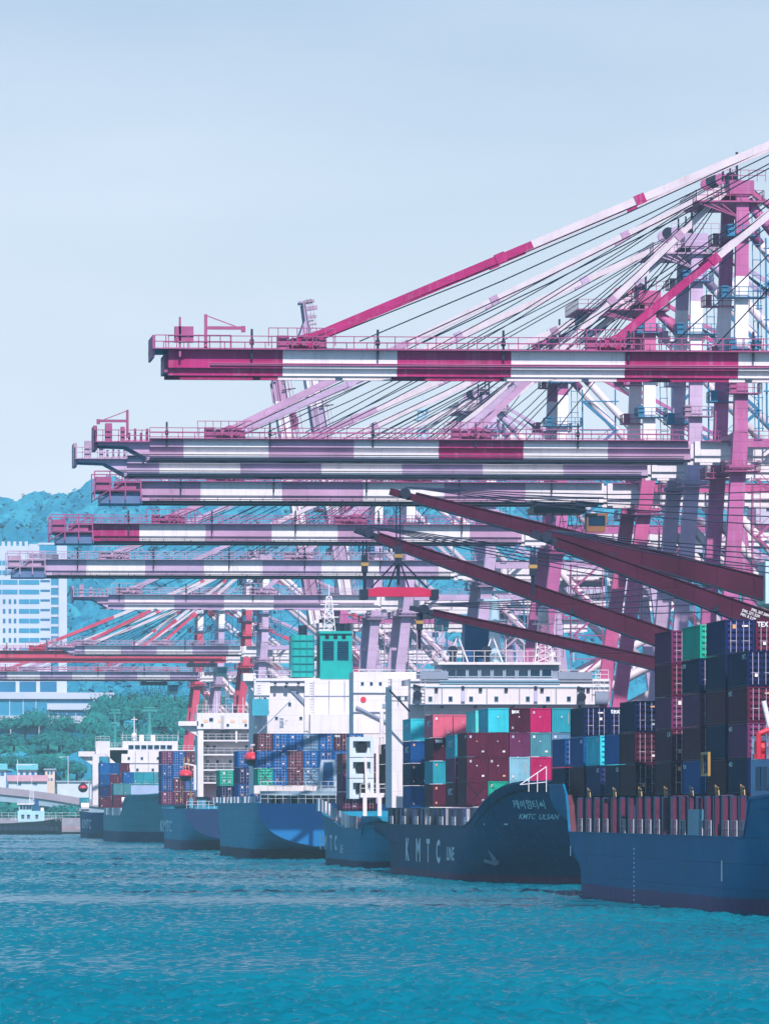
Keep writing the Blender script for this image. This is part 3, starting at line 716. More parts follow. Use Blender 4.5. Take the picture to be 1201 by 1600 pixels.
# ------------------------------------------------------------ containers
CW, CHT = 2.44, 2.86
CC = {k: (n, M('container_'+k, h, .5, .16, .5, streak=.3, streakcol='2a2030', spec=.02)) for k, (n, h) in dict(
    mar=('maroon','5a1c38'), dmar=('dark maroon','4a1832'), plum=('plum','6a2c56'), navy=('navy blue','22285a'), dnavy=('dark navy','161d46'),
    blue=('blue','1c5ea0'), dblue=('deep blue','184a86'), turq=('turquoise','3cc0cf'), teal=('teal','2f97a8'), ltbl=('pale blue','86b6c8'),
    mag=('magenta','b5175f'), pink=('pink','d3647f'), grn=('green','22a58c'), brn=('brown','6a3a48'), gbl=('grey blue','6487a6'),
    rose=('rose red','c23d60'), cyan=('pale turquoise','62d0cc'), gteal=('grey teal','4d8a98'), wht=('white','cfd6de')).items()}
BARS = M('lock_bar', 'a294a2', .45, .1); PLATE = M('door_plate', 'e8d9dc', .6, .1); DGASK = M('door_gasket', '120f1e', .8, .2)
PLATEC = [PLATE, M('plate_amber', 'd39a72', .6, .1), M('plate_grey', 'aab0bc', .6, .1)]
_cm = {}
def mesh_of(mb, name, nm=1):
    me = bpy.data.meshes.new(name); me.from_pydata(mb.v, [], mb.f)
    for i in range(nm): me.materials.append(None)
    if nm > 1: me.polygons.foreach_set('material_index', mb.m)
    me.update(); return me
def cont_meshes(Lc, front):
    key = (Lc, front)
    if key in _cm: return _cm[key]
    sh = MB(); W_, H_ = CW, CHT
    def corr(n, length, depth, mk):
        vs = []; p = length/n
        for i in range(n):
            for (t, d) in ((0,0),(.25,0),(.38,depth),(.62,depth),(.75,0)):
                vs.append((i+t, d))
        vs.append((n, 0)); out = []
        for t, d in vs:
            out.append(mk(t*p, d, .16)); out.append(mk(t*p, d, H_-.16))
        sh.add(out, [(2*i, 2*i+2, 2*i+3, 2*i+1) for i in range(len(vs)-1)])
    corr(22 if Lc > 8 else 12, Lc-.2, .06, lambda t, d, z: (.03+d, Lc-.1-t, z))
    if front == 'wall': corr(9, W_-.2, .07, lambda t, d, z: (.1+t, .04+d, z))
    sh.add([(.03,.04,H_-.04),(W_-.03,.04,H_-.04),(W_-.03,Lc-.04,H_-.04),(.03,Lc-.04,H_-.04)], [(0,1,2,3)])
    sh.add([(W_-.03,.04,.1),(W_-.03,Lc-.04,.1),(W_-.03,Lc-.04,H_-.04),(W_-.03,.04,H_-.04)], [(0,1,2,3)])
    sh.add([(.03,Lc-.04,.1),(W_-.03,Lc-.04,.1),(W_-.03,Lc-.04,H_-.04),(.03,Lc-.04,H_-.04)], [(3,2,1,0)])
    fr = MB()
    for x in (0, W_-.14):
        for y in (0, Lc-.14): fr.box(x, x+.14, y, y+.14, 0, H_)
    for z in (0, H_-.15):
        fr.box(0, .1, .14, Lc-.14, z+.01, z+.14); fr.box(.14, W_-.14, 0.01, .1, z+.01, z+.14); fr.box(W_-.1, W_, .14, Lc-.14, z+.01, z+.14)
    r = {'shell': mesh_of(sh, 'container_shell'), 'frame': mesh_of(fr, 'container_frame')}
    if front == 'door':
        d = MB()
        for x0, x1 in ((.15, W_/2-.03), (W_/2+.03, W_-.15)):
            d.box(x0, x1, .085, .13, .17, H_-.17, 0)
            for k in range(5):
                z = .26+k*.5; d.prism([(.09, z), (-.02, z+.09), (-.02, z+.2), (.09, z+.33)], 0, x0+.05, x1-.05, 0)
        d.box(W_/2-.03, W_/2+.03, .09, .12, .17, H_-.17, 1)
        r['door'] = mesh_of(d, 'container_door', 2)
        b = MB()
        for x in (.45, .92, W_-.92, W_-.45): b.box(x-.028, x+.028, -.06, -.025, .14, H_-.14)
        for x in (.45, W_-.92):
            for z in (1.05,): b.box(x-.1, x+.52, -.07, -.02, z, z+.06)
        r['bars'] = mesh_of(b, 'container_locking_bars')
        r['plates'] = [mesh_of(MB().box(x, x+w, .03-.06, .044-.06, z, z+h), 'container_plate') for (x, z, w, h) in ((.6, 2.1, .28, .34), (1.4, 2.25, .5, .14), (1.5, 1.6, .3, .26), (.62, .75, .24, .3), (1.55, .62, .34, .2))]
    else:
        r['plates'] = [mesh_of(MB().box(x, x+w, .0, .035, z, z+h), 'container_plate') for (x, z, w, h) in ((W_-.52, 1.0, .05, 1.3), (.3, 2.2, .24, .3), (1.1, 1.75, .14, .14), (W_-.7, .5, .3, .22), (.3, .4, .2, .26))]
    _cm[key] = r; return r
def child(name, me, parent, mats):
    o = bpy.data.objects.new(name, me); COL.objects.link(o); o.parent = parent; ORG[o] = ORG.get(parent, Vector())
    for i, m in enumerate(mats):
        s = o.material_slots[i]; s.link = 'OBJECT'; s.material = m
    return o
_lt = {}
def letter_mesh(s, w, h, facing, bold=.02):
    k = (s, w, h, facing)
    if k not in _lt:
        mb = MB(); put_text(mb, s, (0,0,0), w, h, facing, bold=bold); _lt[k] = mesh_of(mb, 'lettering')
    return _lt[k]
def container(X, Y, Z, col, Lc, front, label, group, word=None, sideword=None, small=False):
    rt = thing('shipping_container', label, 'container', (X, Y, Z), group)
    ms = cont_meshes(Lc, front); cm = CC[col][1]
    child('shell', ms['shell'], rt, [cm]); child('frame', ms['frame'], rt, [cm])
    if front == 'door':
        d = child('door', ms['door'], rt, [cm, DGASK]); child('locking_bar', ms['bars'], d, [BARS]); 
    for q in rng.choice(5, rng.integers(1, 4), replace=False): child('data_plate', ms['plates'][q], rt, [PLATEC[rng.integers(3)]])
    if word:
        o = child('lettering', letter_mesh(word, .95, .42, '-Y', .03), rt, [LETTER]); o.location = (.25 if front == 'wall' else .12, -.012 if front == 'wall' else -.07, 2.25)
    if sideword:
        o = child('lettering', letter_mesh(sideword, 2.2 if small else 5.4, .42 if small else .8, '-X', .02), rt, [LETTER]); o.location = (-.012, (Lc-.6 if rng.random() < .6 else 3.0) if small else (8.8 if Lc > 8 else 5.6), 2.2 if small else 1.35)
    return rt
ORD = ['first','second','third','fourth','fifth','sixth','seventh','eighth','ninth','tenth','eleventh']
def bay(ship, n, Xo, Yfront, zb, cols, Lc=12.1, front='door', group='containers on deck', dx=2.53):
    """cols: from the water side inward, each a list bottom to top of colour or (colour, word, sideword)"""
    for ci, colm in enumerate(cols):
        for ti, c in enumerate(colm):
            if c is None: continue
            w = sw = None; fr = front
            if isinstance(c, tuple): c, w, sw = (list(c)+[None, None])[:3]
            lab = f"{CC[c][0]} container, {ORD[ti]} tier up, {ORD[ci]} from water, {ORD[n]} bay of {ship}"
            if sw is None and ci == 0 and rng.random() < .3: sw = ('CAI', 'tex', 'KMTC', '40')[rng.integers(4)]; small = True
            else: small = False
            jx, jy = rng.uniform(-.03,.03), rng.uniform(-.05,.05)
            container(Xo+ci*dx+jx, Yfront+jy, zb+ti*(CHT+.035), c, Lc, fr, lab, group, w, sw, small)

# ------------------------------------------------------------ hulls
def smooth(t): t = max(0., min(1., t)); return t*t*(3-2*t)
def make_hull(rt, X0, beam, Ystern, Ybow, ztop, bowlen, mat, rake=9.0, flare=2.6, sternlen=20., counter=14., wt=.28, transom=None, deckm=None, cut=.9):
    """ztop(a): height of the sheer line, a = 0 at the stern, 1 at the bow"""
    d = 1 if Ybow > Ystern else -1; Lh = abs(Ybow-Ystern); cx = X0+beam/2; hb = beam/2
    ab, as_ = 1-bowlen/Lh, sternlen/Lh
    st = sorted(set([round(x, 5) for x in list(np.linspace(0, as_, 12)) + list(np.linspace(as_, ab, 22)) + list(np.linspace(ab, 1, 22))]))
    nl = 18; Pp = {}
    for i, a in enumerate(st):
        zt = ztop(a)
        for j in range(nl):
            w = j/(nl-1); z = -1.6 + (zt+1.6)*w; wz = max(0., min(1., z/ztop(.5 if a < .5 else a)))
            half, dist = hb, a*Lh
            if a > ab:
                t = (a-ab)/(1-ab); pw = 1.15 + flare*wz**1.6; half = hb*(1-t**pw)
                if a == 1: half = .02
                dist -= t*t*rake*(1-wz)
            if a < as_:
                t = 1-a/as_; wq = max(0., min(1., z/zt))
                if wq >= wt:
                    wp = (wq-wt)/(1-wt); eh = hb*cut*max(0., 1-(1-wp)**2.6)**(1/2.2); sh = 0
                else: eh = .02; sh = (wt-wq)/wt*counter
                half = hb + (eh-hb)*t**1.8; dist += t**1.3*sh
            if z < 0: half *= 1-.02*(-z)
            y = Ystern + d*dist
            Pp[i, j] = ((cx-half, y, z), (cx+half, y, z))
    m = MB(); n = len(st); vs = []
    for s in (0, 1):
        for i in range(n):
            for j in range(nl): vs.append(Pp[i, j][s])
    fs = []
    for s in (0, 1):
        o_ = s*n*nl
        for i in range(n-1):
            for j in range(nl-1):
                q = (o_+i*nl+j, o_+(i+1)*nl+j, o_+(i+1)*nl+j+1, o_+i*nl+j+1)
                fs.append(q if (s == 0) == (d < 0) else q[::-1])
    m.add(vs, fs); hull = m.build('hull', mat, rt, smooth=True)
    bvh = BVHTree.FromPolygons([Vector(v) for v in vs], fs)
    m = MB(); vs = []; fs = []
    js = [j for j in range(nl)]
    for j in js: vs += [Pp[0, j][0], Pp[0, j][1]]
    for k in range(len(js)-1): fs.append((2*k, 2*k+1, 2*k+3, 2*k+2) if d > 0 else (2*k, 2*k+2, 2*k+3, 2*k+1))
    m.add(vs, fs); m.build('transom', transom or mat, rt)
    m = MB(); vs = []; fs = []
    for i in range(n):
        p, q = Pp[i, nl-1]; dz = 1.0
        vs += [(p[0]+.12, p[1], p[2]-dz), (q[0]-.12, q[1], q[2]-dz)]
    for i in range(n-1): fs.append((2*i, 2*i+1, 2*i+3, 2*i+2))
    m.add(vs, fs); m.build('deck', deckm or M('deck_plate', '5a2c3c', .8, .2), rt)
    # rubbing rail along the sheer
    m = MB()
    for i in range(n-1): m.beam(Pp[i, nl-1][0], Pp[i+1, nl-1][0], .22, .22)
    m.build('sheer_rail', mat, hull)
    return hull, bvh, Pp, st
def hullpaint(name, h, boot=1.2, bootcol='4c2c48', streak=.35): return M(name, h, .5, .10, .10, streak=streak, streakcol='4a8aa8', boot=boot, bootcol=bootcol, seam=('Y', 9.0, 2.1, .38), rust=.4, spec=.015)
def ssbox(mb, px0, px1, py0, py1, Y, depth, m=0):
    x0, x1 = Xat(px0, Y), Xat(px1, Y); xm = (x0+x1)/2
    return mb.box(x0, x1, Y, Y+depth, Zat(py1, xm, Y), Zat(py0, xm, Y), m)
def windows(parent, pxs, py0, py1, wpx, Y, proud=.06, frame=True, mat=None):
    for p in pxs:
        x0, x1 = Xat(p-wpx/2, Y), Xat(p+wpx/2, Y); xm = (x0+x1)/2; z0, z1 = Zat(py1, xm, Y), Zat(py0, xm, Y)
        if frame:
            f = MB(); t = min(.1, (x1-x0)*.12)
            f.box(x0-t, x0, Y-proud, Y+.02, z0-t, z1+t); f.box(x1, x1+t, Y-proud, Y+.02, z0-t, z1+t); f.box(x0, x1, Y-proud, Y+.02, z1, z1+t); f.box(x0, x1, Y-proud, Y+.02, z0-t, z0)
            o = f.build('window', FRAMEM, parent); MB().box(x0, x1, Y-.03, Y-.01, z0, z1).build('pane', mat or GLASS, o)
        else: MB().box(x0, x1, Y-.05, Y+.02, z0, z1).build('window', mat or GLASS, parent)
def prail(px0, px1, py, Y, h=1.1, step=1.4, mb=None):
    mb = mb or MB(); a, b = W(px0, py, Y), W(px1, py, Y); mb.railing([a, (b[0], b[1], a[2])], h, step, .07); return mb
def lifeboat(label, px, py, Y, Lb=7.0):
    x, y, z = W(px, py, Y); rt = thing('lifeboat', label, 'lifeboat', (x, y, z-1.2), 'orange lifeboats')
    m = MB().blob((x, y, z), 1.35, Lb/2, 1.35, 14, 6, 0, -.95, -.1); m.build('keel', ORANGED, rt, smooth=True)
    m = MB().blob((x, y, z), 1.4, Lb/2+.05, 1.25, 14, 7, 0, -.12, .96); m.box(x-.55, x+.55, y-1.6, y+.2, z+1.0, z+1.6); m.build('canopy', ORANGE, rt, smooth=False)
    MB().box(x-.4, x+.4, y-1.68, y-1.6, z+1.15, z+1.5).build('porthole', GLASS, rt)
    return rt
def davits(parent, px, py, Y):
    x, y, z = W(px, py, Y)
    for k in (-2.4, 2.2):
        m = MB().beam((x+1.9, y+k, z-3), (x+1.9, y+k, z+1.9), .26); m.beam((x+1.9, y+k, z+1.9), (x-.1, y+k, z+2.3), .22); m.rope((x-.1, y+k, z+2.3), (x-.1, y+k, z+.9), .05)
        m.build('davit', WHITE2, parent)

NAVYM = BLACK
# ===== ship N: the nearest, bow out of frame to the right
HN = hullpaint('hull_deep_blue', '086692', 1.3, '6a4672')
XN = 75.5; ys, yb = Yat(857, XN), Yat(1172, XN)-46
N = thing('container_ship', 'nearest blue container ship at right with tall container stacks', 'ship', (XN+14.5, (ys+yb)/2, 0), 'ships moored along the quay')
LN = ys-yb
aN = lambda px: (ys-Yat(px, XN))/LN
a_p0, a_p1 = aN(883), aN(888); a_f = aN(1160)
ztN = lambda a: 6.3 + 4.7*(1-smooth((a-a_p0)/max(.004, a_p1-a_p0))) + 3.2*smooth((a-a_f)/.012) + 2.0*smooth((a-a_f)/.3)
hullN, bvhN, _, _ = make_hull(N, XN, 29, ys, yb, ztN, 66, HN, rake=12, flare=2.8, sternlen=30, counter=24, wt=.45, cut=1.0)
SHIPN = 'the nearest ship'
gN = 'containers on the nearest ship'
XNc = XN+.9
def fy(px, X, Lc=12.1): return Yat(px, X)-Lc
zN = 9.9
NB = [ (862, [['dnavy','dblue'],['dnavy','blue'],['navy','mar']]),
       (890, [['dmar','dblue','dnavy'],['navy','mar',('dnavy','tex')],['mar','plum','mar'],['mar','dmar','plum']]),
       (915, [['navy','turq'],['dnavy',('dblue','tex')],['mar','navy']]),
       (944, [['dnavy','blue'],['dnavy','navy'],['mar','mar']]),
       (968, [['dmar','dmar','dnavy'],['navy',('dmar','tex'),'mar'],['mar','mar','mar']]),
       (996, [[None],['dblue','dnavy','mar'],['dblue',('plum','tex'),'mar']]),
       (1022, [['dmar','mar','plum','mar','plum'],['mar','mar','mar',('mag','CAI'),'mar'],['mar','mar','mar','mar','mar']]),
       (1065, [['dblue','mar','plum','dnavy','grn'],['mar',('dnavy','CAI'),'mar',('dnavy','tex'),'grn'],['mar','mar','mar','mar','mar']]),
       (1103, [['dmar','dnavy','mar','dnavy','navy'],['mar','mar','mar','mar',('mar','TEX')],['mar','mar','mar','mar','plum'],['mar','mar','mar','mar','mar']]),
       (1136, [['dnavy','plum','mar','dnavy'],['mar','mar',('mag','CAI'),('dnavy','tex')],['mar','mar','mar','dnavy'],['mar','mar','mar','mar']])]
for i, (px, cols) in enumerate(NB):
    cols = [[c if not isinstance(c, tuple) else c for c in cm] for cm in cols]
    bay(SHIPN, i, XNc, fy(px, XNc), zN, cols, group=gN)
# lashing structure between deck and containers
m = MB().box(XN+2.2, XN+26.8, Yat(1168, XN+2), Yat(894, XN+2), 5.2, 9.7); m.build('hatch_coaming', M('coaming_dark', '2a1730', .7, .2), N)
PANEL = M('hatch_red', '5c1a3c', .55, .15, .5, streak=.4, streakcol='4a2038'); POSTM = M('post_navy', '28365f', .5, .15)
px = 897.0; k = 0
while px < 1160:
    y = Yat(px, XN)
    MB().box(XN+.35, XN+.95, y-.1, y+.8, 5.3, 9.75).build('lashing_post', POSTM, N)
    MB().box(XN+.12, XN+.46, y-2.6, y-2.45, 5.4, 9.6).build('web_plate', PANEL, N)
    MB().add([(XN+1.5,y-1.2,5.4),(XN+1.9,y-3.6,5.4),(XN+1.9,y-3.2,9.4),(XN+1.5,y-1.6,9.4)], [(0,1,2,3)]).box(XN+1.9, XN+2.1, y-3.4, y-1.4, 5.4, 9.4).build('hatch_panel', PANEL, N)
    if k % 6 != 4:
        r_ = MB().railing([(XN+.22, y-1.0, 6.32), (XN+.22, y-4.6, 6.32)], 1.35, .9, .075); r_.build('deck_railing', M('worn_rail', 'b4aeba', .6, .2), N)
    if k % 3 == 1:
        yl = MB(); z0 = 9.75
        for q in (0, 1.0, 2.2): yl.beam((XN+.4, y-.6-q, z0), (XN+.4, y-.6-q+.2, z0+.9-.2*q), .07)
        for q in (.4, .8): yl.beam((XN+.4, y-.6, z0+q), (XN+.4, y-2.4, z0+q*.8), .07)
        yl.build('lashing_rack', YELLOW, N)
    px += 13.2; k += 1
x_, y_ = XN+.3, Yat(1096, XN); yl = MB()
for q in (-2.2, 2.2): yl.beam((x_, y_+q, 11.5), (x_, y_+q, 13.3), .22)
for q in (11.5, 13.3): yl.beam((x_, y_-2.3, q), (x_, y_+2.3, q), .22)
yl.build('gangway_frame', YELLOW, N)
m = MB().box(XN+.1, XN+.5, Yat(1082, XN)-3, Yat(1082, XN)+4, 6.4, 8.6); m.build('accommodation_ladder', M('ladder_grey_blue', '4b87a0', .5, .2), N)
# raised forecastle house at the right edge
Yf = Yat(1166, XN+.5)
FC = M('forecastle_blue', '3f86b8', .5, .12, .3, streak=.3, streakcol='1a3a60')
m = MB().box(XN+.6, XN+26, Yf-26, Yf-1.5, 9.5, 12.6); fc = m.build('forecastle_house', FC, N)
for q in range(5): MB().box(XN+.5, XN+.62, Yf-5-q*4.2-2.8, Yf-5-q*4.2, 10.1, 12.0).build('louvre', M('louvre_dark', '1d4a6e', .6, .1), fc)
for q in range(3): MB().box(XN+2+q*3.4, XN+4.6+q*3.4, Yf-26.1, Yf-26.02, 10.1, 12.0).build('louvre', MATS['louvre_dark'], fc)
r_ = MB().railing([(XN+.7, Yf-1.6, 12.6), (XN+.7, Yf-25, 12.6)], 1.8, 1.2, .1); r_.railing([(XN+.7, Yf-25, 12.6), (XN+20, Yf-25, 12.6)], 1.8, 1.2, .1); r_.build('deck_railing', RAILM, fc)
yw = Yf-9; xw, zw = Xat(1194, yw), 12.6
m = MB().tube((xw-.8, yw, zw+.9), (xw+1.2, yw, zw+.9), .55, 12); m.box(xw-.9, xw+1.3, yw-.6, yw+.6, zw, zw+.4); m.build('winch', M('winch_red', 'c9263c', .45, .15), fc)
m = MB().tube((xw-.6, yw-.8, zw), (xw-.6, yw-.8, zw+2.1), .22, 10); m.tube((xw-.6, yw-.8, zw+2.0), (xw+.5, yw-.8, zw+2.4), .22, 10); m.build('vent_pipe', MATS['winch_red'], fc)
m = MB().blob((xw+.4, yw-2.5, zw+1.1), .4, .4, .45, 10, 6); m.tube((xw+.4, yw-2.5, zw), (xw+.4, yw-2.5, zw+1.1), .18, 8); m.build('vent_head', WHITE2, fc, smooth=True)
m = MB().tube((xw+1.0, yw, zw), (xw-.1, yw, zw+4.6), .2, 8); m.build('mast_strut', WHITE2, fc)
# marks on the side
m = MB(); 
for px, z0, hh in ((1127, 2.7, 1.7), (891, 4.0, 1.0)): 
    y = Yat(px, XN); m.box(XN-.03, XN-.005, y-.35, y+.35, z0, z0+hh)
m.build('hull_mark', LETTER, hullN)
m = MB(); y = Yat(990, XN)
for z in np.arange(.3, 5.0, .42): m.box(XN-.03, XN-.005, y-.3, y+.3, z, z+.16)
m.build('draught_mark', LETTER, hullN)

# ===== ship K: lettered hull, bow towards us
HK = hullpaint('hull_teal_blue', '064468', .8, '6a3458')
XK = 78.0; ysK, ybK = Yat(583, XK), Yat(706, XK)-66
K = thing('container_ship', 'dark blue ship with KMTC LINE on its side and white bridge', 'ship', (XK+13.5, (ysK+ybK)/2, 0), 'ships moored along the quay')
LK = ysK-ybK; aK = lambda px: (ysK-Yat(px, XK))/LK
ztK = lambda a: 6.5 + 4.9*smooth((a-aK(722))/.20) + .4*smooth((a-.8)/.2)
hullK, bvhK, _, _ = make_hull(K, XK, 27, ysK, ybK, ztK, 68, HK, rake=16, flare=3.6, sternlen=28, counter=24, wt=.5, cut=1.0)
SHIPK = 'the lettered ship'; gK = 'containers on the lettered ship'; XKc = XK+.9
bay(SHIPK, 0, XKc, fy(629, XKc), 8.7, [['dblue','dnavy',('dblue',None,'KMTC'),('turq',None,'KMTC')]], front='wall', group=gK)
bay(SHIPK, 1, XKc, fy(663, XKc), 8.8, [['mar','teal',('dmar','tex'),('pink',None,'KMTC')],['mar','mar','dmar','pink']], front='wall', group=gK)
bay(SHIPK, 2, XKc, fy(696, XKc), 8.9, [[('mar',None,'KMTC'),'plum',('teal',None,'KMTC')],['mar','plum','mar','cyan'],['mar','mar','mar','cyan']], front='wall', group=gK)
bay(SHIPK, 3, XKc+.1, fy(713, XKc), 9.0, [['mar','mar','mar',],['grn','mar','mar','turq'],['ltbl','ltbl','plum',('dmar','tex')],['teal','mag','gteal','mag'],['mar','rose','gbl','teal'],['mar','mar','blue','rose'],['mar','mar','mar','mar']], front='wall', group=gK)
m = MB().box(XK+2.0, XK+25, Yat(735, XK+2), Yat(606, XK+2), 5.5, 8.65); m.build('hatch_coaming', MATS['coaming_dark'], K)
px = 606.0; k = 0
while px < 735:
    y = Yat(px, XK); z1 = 8.6
    MB().box(XK+.5, XK+1.0, y-.5, y+.5, 5.6, z1).build('lashing_post', [POSTM, STEEL, POSTM, CONC, STEEL][k % 5], K)
    if k % 3 == 0: MB().railing([(XK+.2, y-.8, 6.5), (XK+.2, y-5.2, 6.5)], 1.1, 1.1, .08).build('deck_railing', RAILM, K)
    px += 6.4; k += 1
m = MB()
for s_, px, w in (('K', 634, 5.2), ('M', 650, 6.2), ('T', 666, 5.0), ('C', 681.5, 5.2)): put_text(m, s_, (XK-.03, Yat(px, XK), 1.9 if s_ else 0), w, 2.95, '-X', bold=.045)
put_text(m, 'LINE', (XK-.03, Yat(698, XK), 2.4), 9.5, 1.6, '-X', bold=.03)
m.build('lettering', LETTER, hullK)
camo = Vector((0, 0, CH))
def on_hull(bvh, px, py, off=.05):
    v = Vector(W(px, py, 500)) - camo; v.normalize(); h = bvh.ray_cast(camo, v)
    if h[0] is None: return None
    return h[0] - v*off
def decal_strokes(bvh, strokes, w, name, parent):
    m = MB()
    for st_ in strokes:
        for (x0, y0), (x1, y1) in zip(st_[:-1], st_[1:]):
            dx, dy = x1-x0, y1-y0; l_ = math.hypot(dx, dy) or 1; nx_, ny_ = -dy/l_*w/2, dx/l_*w/2
            q = [on_hull(bvh, *p) for p in ((x0-nx_, y0-ny_), (x1-nx_, y1-ny_), (x1+nx_, y1+ny_), (x0+nx_, y0+ny_))]
            if all(c is not None for c in q): m.add(q, [(0,1,2,3)])
    if m.v: m.build(name, LETTER, parent)
def decal_text(bvh, s, px, py, wpx, hpx, name, parent, bold=.01, slant=0.0, drop=0.0):
    vs, fs, w = text_pts(s, bold); m = MB(); q = []
    for x, y in vs:
        c = on_hull(bvh, px + x/w*wpx - slant*(y-.5)*hpx, py - y*hpx + drop*x/w*wpx); q.append(c)
    if all(c is not None for c in q): m.add(q, fs); m.build(name, LETTER, parent)
# the Korean name on the bow: five syllables, stroke by stroke
def shift(st, ox, oy, sx=1., sy=1., sl=.28): return [[(ox+x*sx+y*sy*sl, oy+y*sy) for x, y in s_] for s_ in st]
ke = [[(0,1.5),(5,1.5),(4,7),(0,11)],[(0.5,5.5),(5,5)],[(6.2,6),(8.5,6)],[(8.5,0),(8.5,13)],[(11,0),(11,14)]]
i_ = [[(2.5,2),(0.5,4),(0.5,8),(2.5,10),(4.5,8),(4.5,4),(2.5,2)],[(8,0),(8,14)]]
em = [[(2,0),(0,2),(0,4),(2,6),(4,4),(4,2),(2,0)],[(5,3),(8,3)],[(8,0),(8,7)],[(1.5,8),(8,8),(8,13),(1.5,13),(1.5,8)]]
ti = [[(0,2),(5,2)],[(0,6),(5,6)],[(0,2),(0,10),(6,10)],[(9,0),(9,14)]]
ssi = [[(2,3),(0,10)],[(2,5),(3.4,10)],[(5,3),(3.6,10)],[(5,5),(7,10)],[(9.5,0),(9.5,14)]]
for st_, ox in ((ke, 799), (i_, 810.5), (em, 820.5), (ti, 830), (ssi, 840.5)): decal_strokes(bvhK, shift(st_, ox, 1250, .78, 1.0), 1.15, 'lettering', hullK)
decal_text(bvhK, 'KMTC', 811, 1280, 25, 8.5, 'lettering', hullK, slant=-.25); decal_text(bvhK, 'ULSAN', 842, 1280.5, 30, 8.5, 'lettering', hullK, slant=-.25)
# hawse pipe, bow mark and anchor
decal_strokes(bvhK, [[(787,1288),(793,1288)],[(755,1288),(757,1288)]], 2.4, 'hawse_plate', hullK)
c = on_hull(bvhK, 768, 1338, .5)
if c is not None:
    m = MB().beam(c + Vector((-.6,0,1.6)), c + Vector((.5,-.2,-.9)), .45); m.beam(c + Vector((-.9,-.2,-.5)), c + Vector((.5,-.2,-.9)), .4); m.beam(c + Vector((1.2,-.2,.1)), c + Vector((.5,-.2,-.9)), .4); m.build('anchor', M('anchor_grey', '7d93a6', .5, .2), K)
# foremast rail on the forecastle
m = MB(); p0 = W(812, 1226, 775); p1 = W(853, 1226, 775)
m.beam(p0, (p1[0], p1[1], p0[2]+2.0), .1); m.beam(p0, (p1[0], p1[1], p0[2]+.3), .08); 
for f_ in (.33, .66, 1.0): m.beam((p0[0]+(p1[0]-p0[0])*f_, p0[1], p0[2]-.8), (p0[0]+(p1[0]-p0[0])*f_, p0[1], p0[2]+2.0*f_), .08)
m.build('breakwater_frame', WHITE2, K)
# superstructure
YK = 925.0; GREYB = M('bridge_grey', '8a93a8', .5, .08)
ss = MB(); ssbox(ss, 664, 936, 1098, 1262, YK+1.2, 13); ssbox(ss, 641, 951, 1061, 1100, YK, 14); ssbox(ss, 612, 664, 1072, 1262, YK+3, 10)
sK = ss.build('superstructure', WHITE2, K)
wh = MB(); ssbox(wh, 688, 873, 1038, 1061, YK+.4, 9); ssbox(wh, 656, 700, 1049, 1061, YK-.2, 6); ssbox(wh, 872, 925, 1050, 1061, YK-.2, 6); wK = wh.build('wheelhouse', GREYB, sK)
m = MB(); ssbox(m, 684, 876, 1034.5, 1038.5, YK-.3, 10.5); m.build('wheelhouse_roof', WHITE2, sK)
windows(sK, [704, 720, 739, 758.5, 778, 797, 817, 835.5, 853.5], 1046, 1056.5, 14.5, YK+.35)
windows(sK, [672, 703.5, 735.5, 775, 824, 855.5, 888], 1088.5, 1095.5, 5.4, YK-.02)
windows(sK, [690, 742, 800, 850, 905], 1102.5, 1106, 5, YK+1.15)
m = MB(); ssbox(m, 641, 951, 1073, 1074.2, YK-.12, .1); ssbox(m, 686, 874, 1062, 1069, YK-.1, .1); m.build('painted_band', M('band_blue_grey', '7fa3b8', .5, .1), sK)
prail(690, 874, 1034.5, YK-.2, 1.5).build('bridge_railing', RAILM, sK); prail(560, 690, 1061, YK+.1, 1.2).build('bridge_railing', RAILM, sK); prail(873, 950, 1061, YK+.1, 1.2).build('bridge_railing', RAILM, sK)
for px in (723, 836.5):
    m = MB(); ssbox(m, px-3, px+3, 1077, 1096, YK-.3, .28); m.build('light_locker', M('locker_lavender', 'b9b4d2', .5, .1), sK); m = MB(); ssbox(m, px-2.2, px+2.2, 1072, 1076.5, YK-.5, .5); m.build('floodlight', STEEL, sK)
for px, py in ((652, 1086), (908, 1089)):
    x, y, z = W(px, py, YK-.8); MB().tube((x, y, z), (x, y+.8, z), .62, 12, r2=.5).build('searchlight', STEEL, sK)
    MB().beam((x-.5, y+.5, z+1.3), (x+.5, y+.6, z+1.0), .3).build('searchlight_arm', STEEL, sK)
# lattice mast with dome, radar masts, funnel and vents behind the wheelhouse
def lattice(mb, p, w0, w1, h, n=6, t=.12):
    x, y, z = p
    for i in range(n):
        a, b = i/n, (i+1)/n; wa, wb = w0+(w1-w0)*a, w0+(w1-w0)*b; za_, zb_ = z+h*a, z+h*b
        for sx, sy in ((-1,-1),(1,-1),(1,1),(-1,1)):
            mb.beam((x+sx*wa/2, y+sy*wa/2, za_), (x+sx*wb/2, y+sy*wb/2, zb_), t)
        for sy in (-1, 1):
            mb.beam((x-wa/2, y+sy*wa/2, za_), (x+wb/2, y+sy*wb/2, zb_), t*.7); mb.beam((x+wa/2, y+sy*wa/2, za_), (x-wb/2, y+sy*wb/2, zb_), t*.7); mb.beam((x-wb/2, y+sy*wb/2, zb_), (x+wb/2, y+sy*wb/2, zb_), t*.7)
x, y, z = W(848, 1036, YK+4); m = MB(); lattice(m, (x, y, z), 2.4, 1.2, 5.2, 5); m.railing([(x-1.2,y-1,z+5.2),(x+1.2,y-1,z+5.2)], 1, .6); m.box(x-1.3, x+1.3, y-1, y+1, z+5.1, z+5.25); dm = m.build('dome_tower', WHITE2, sK)
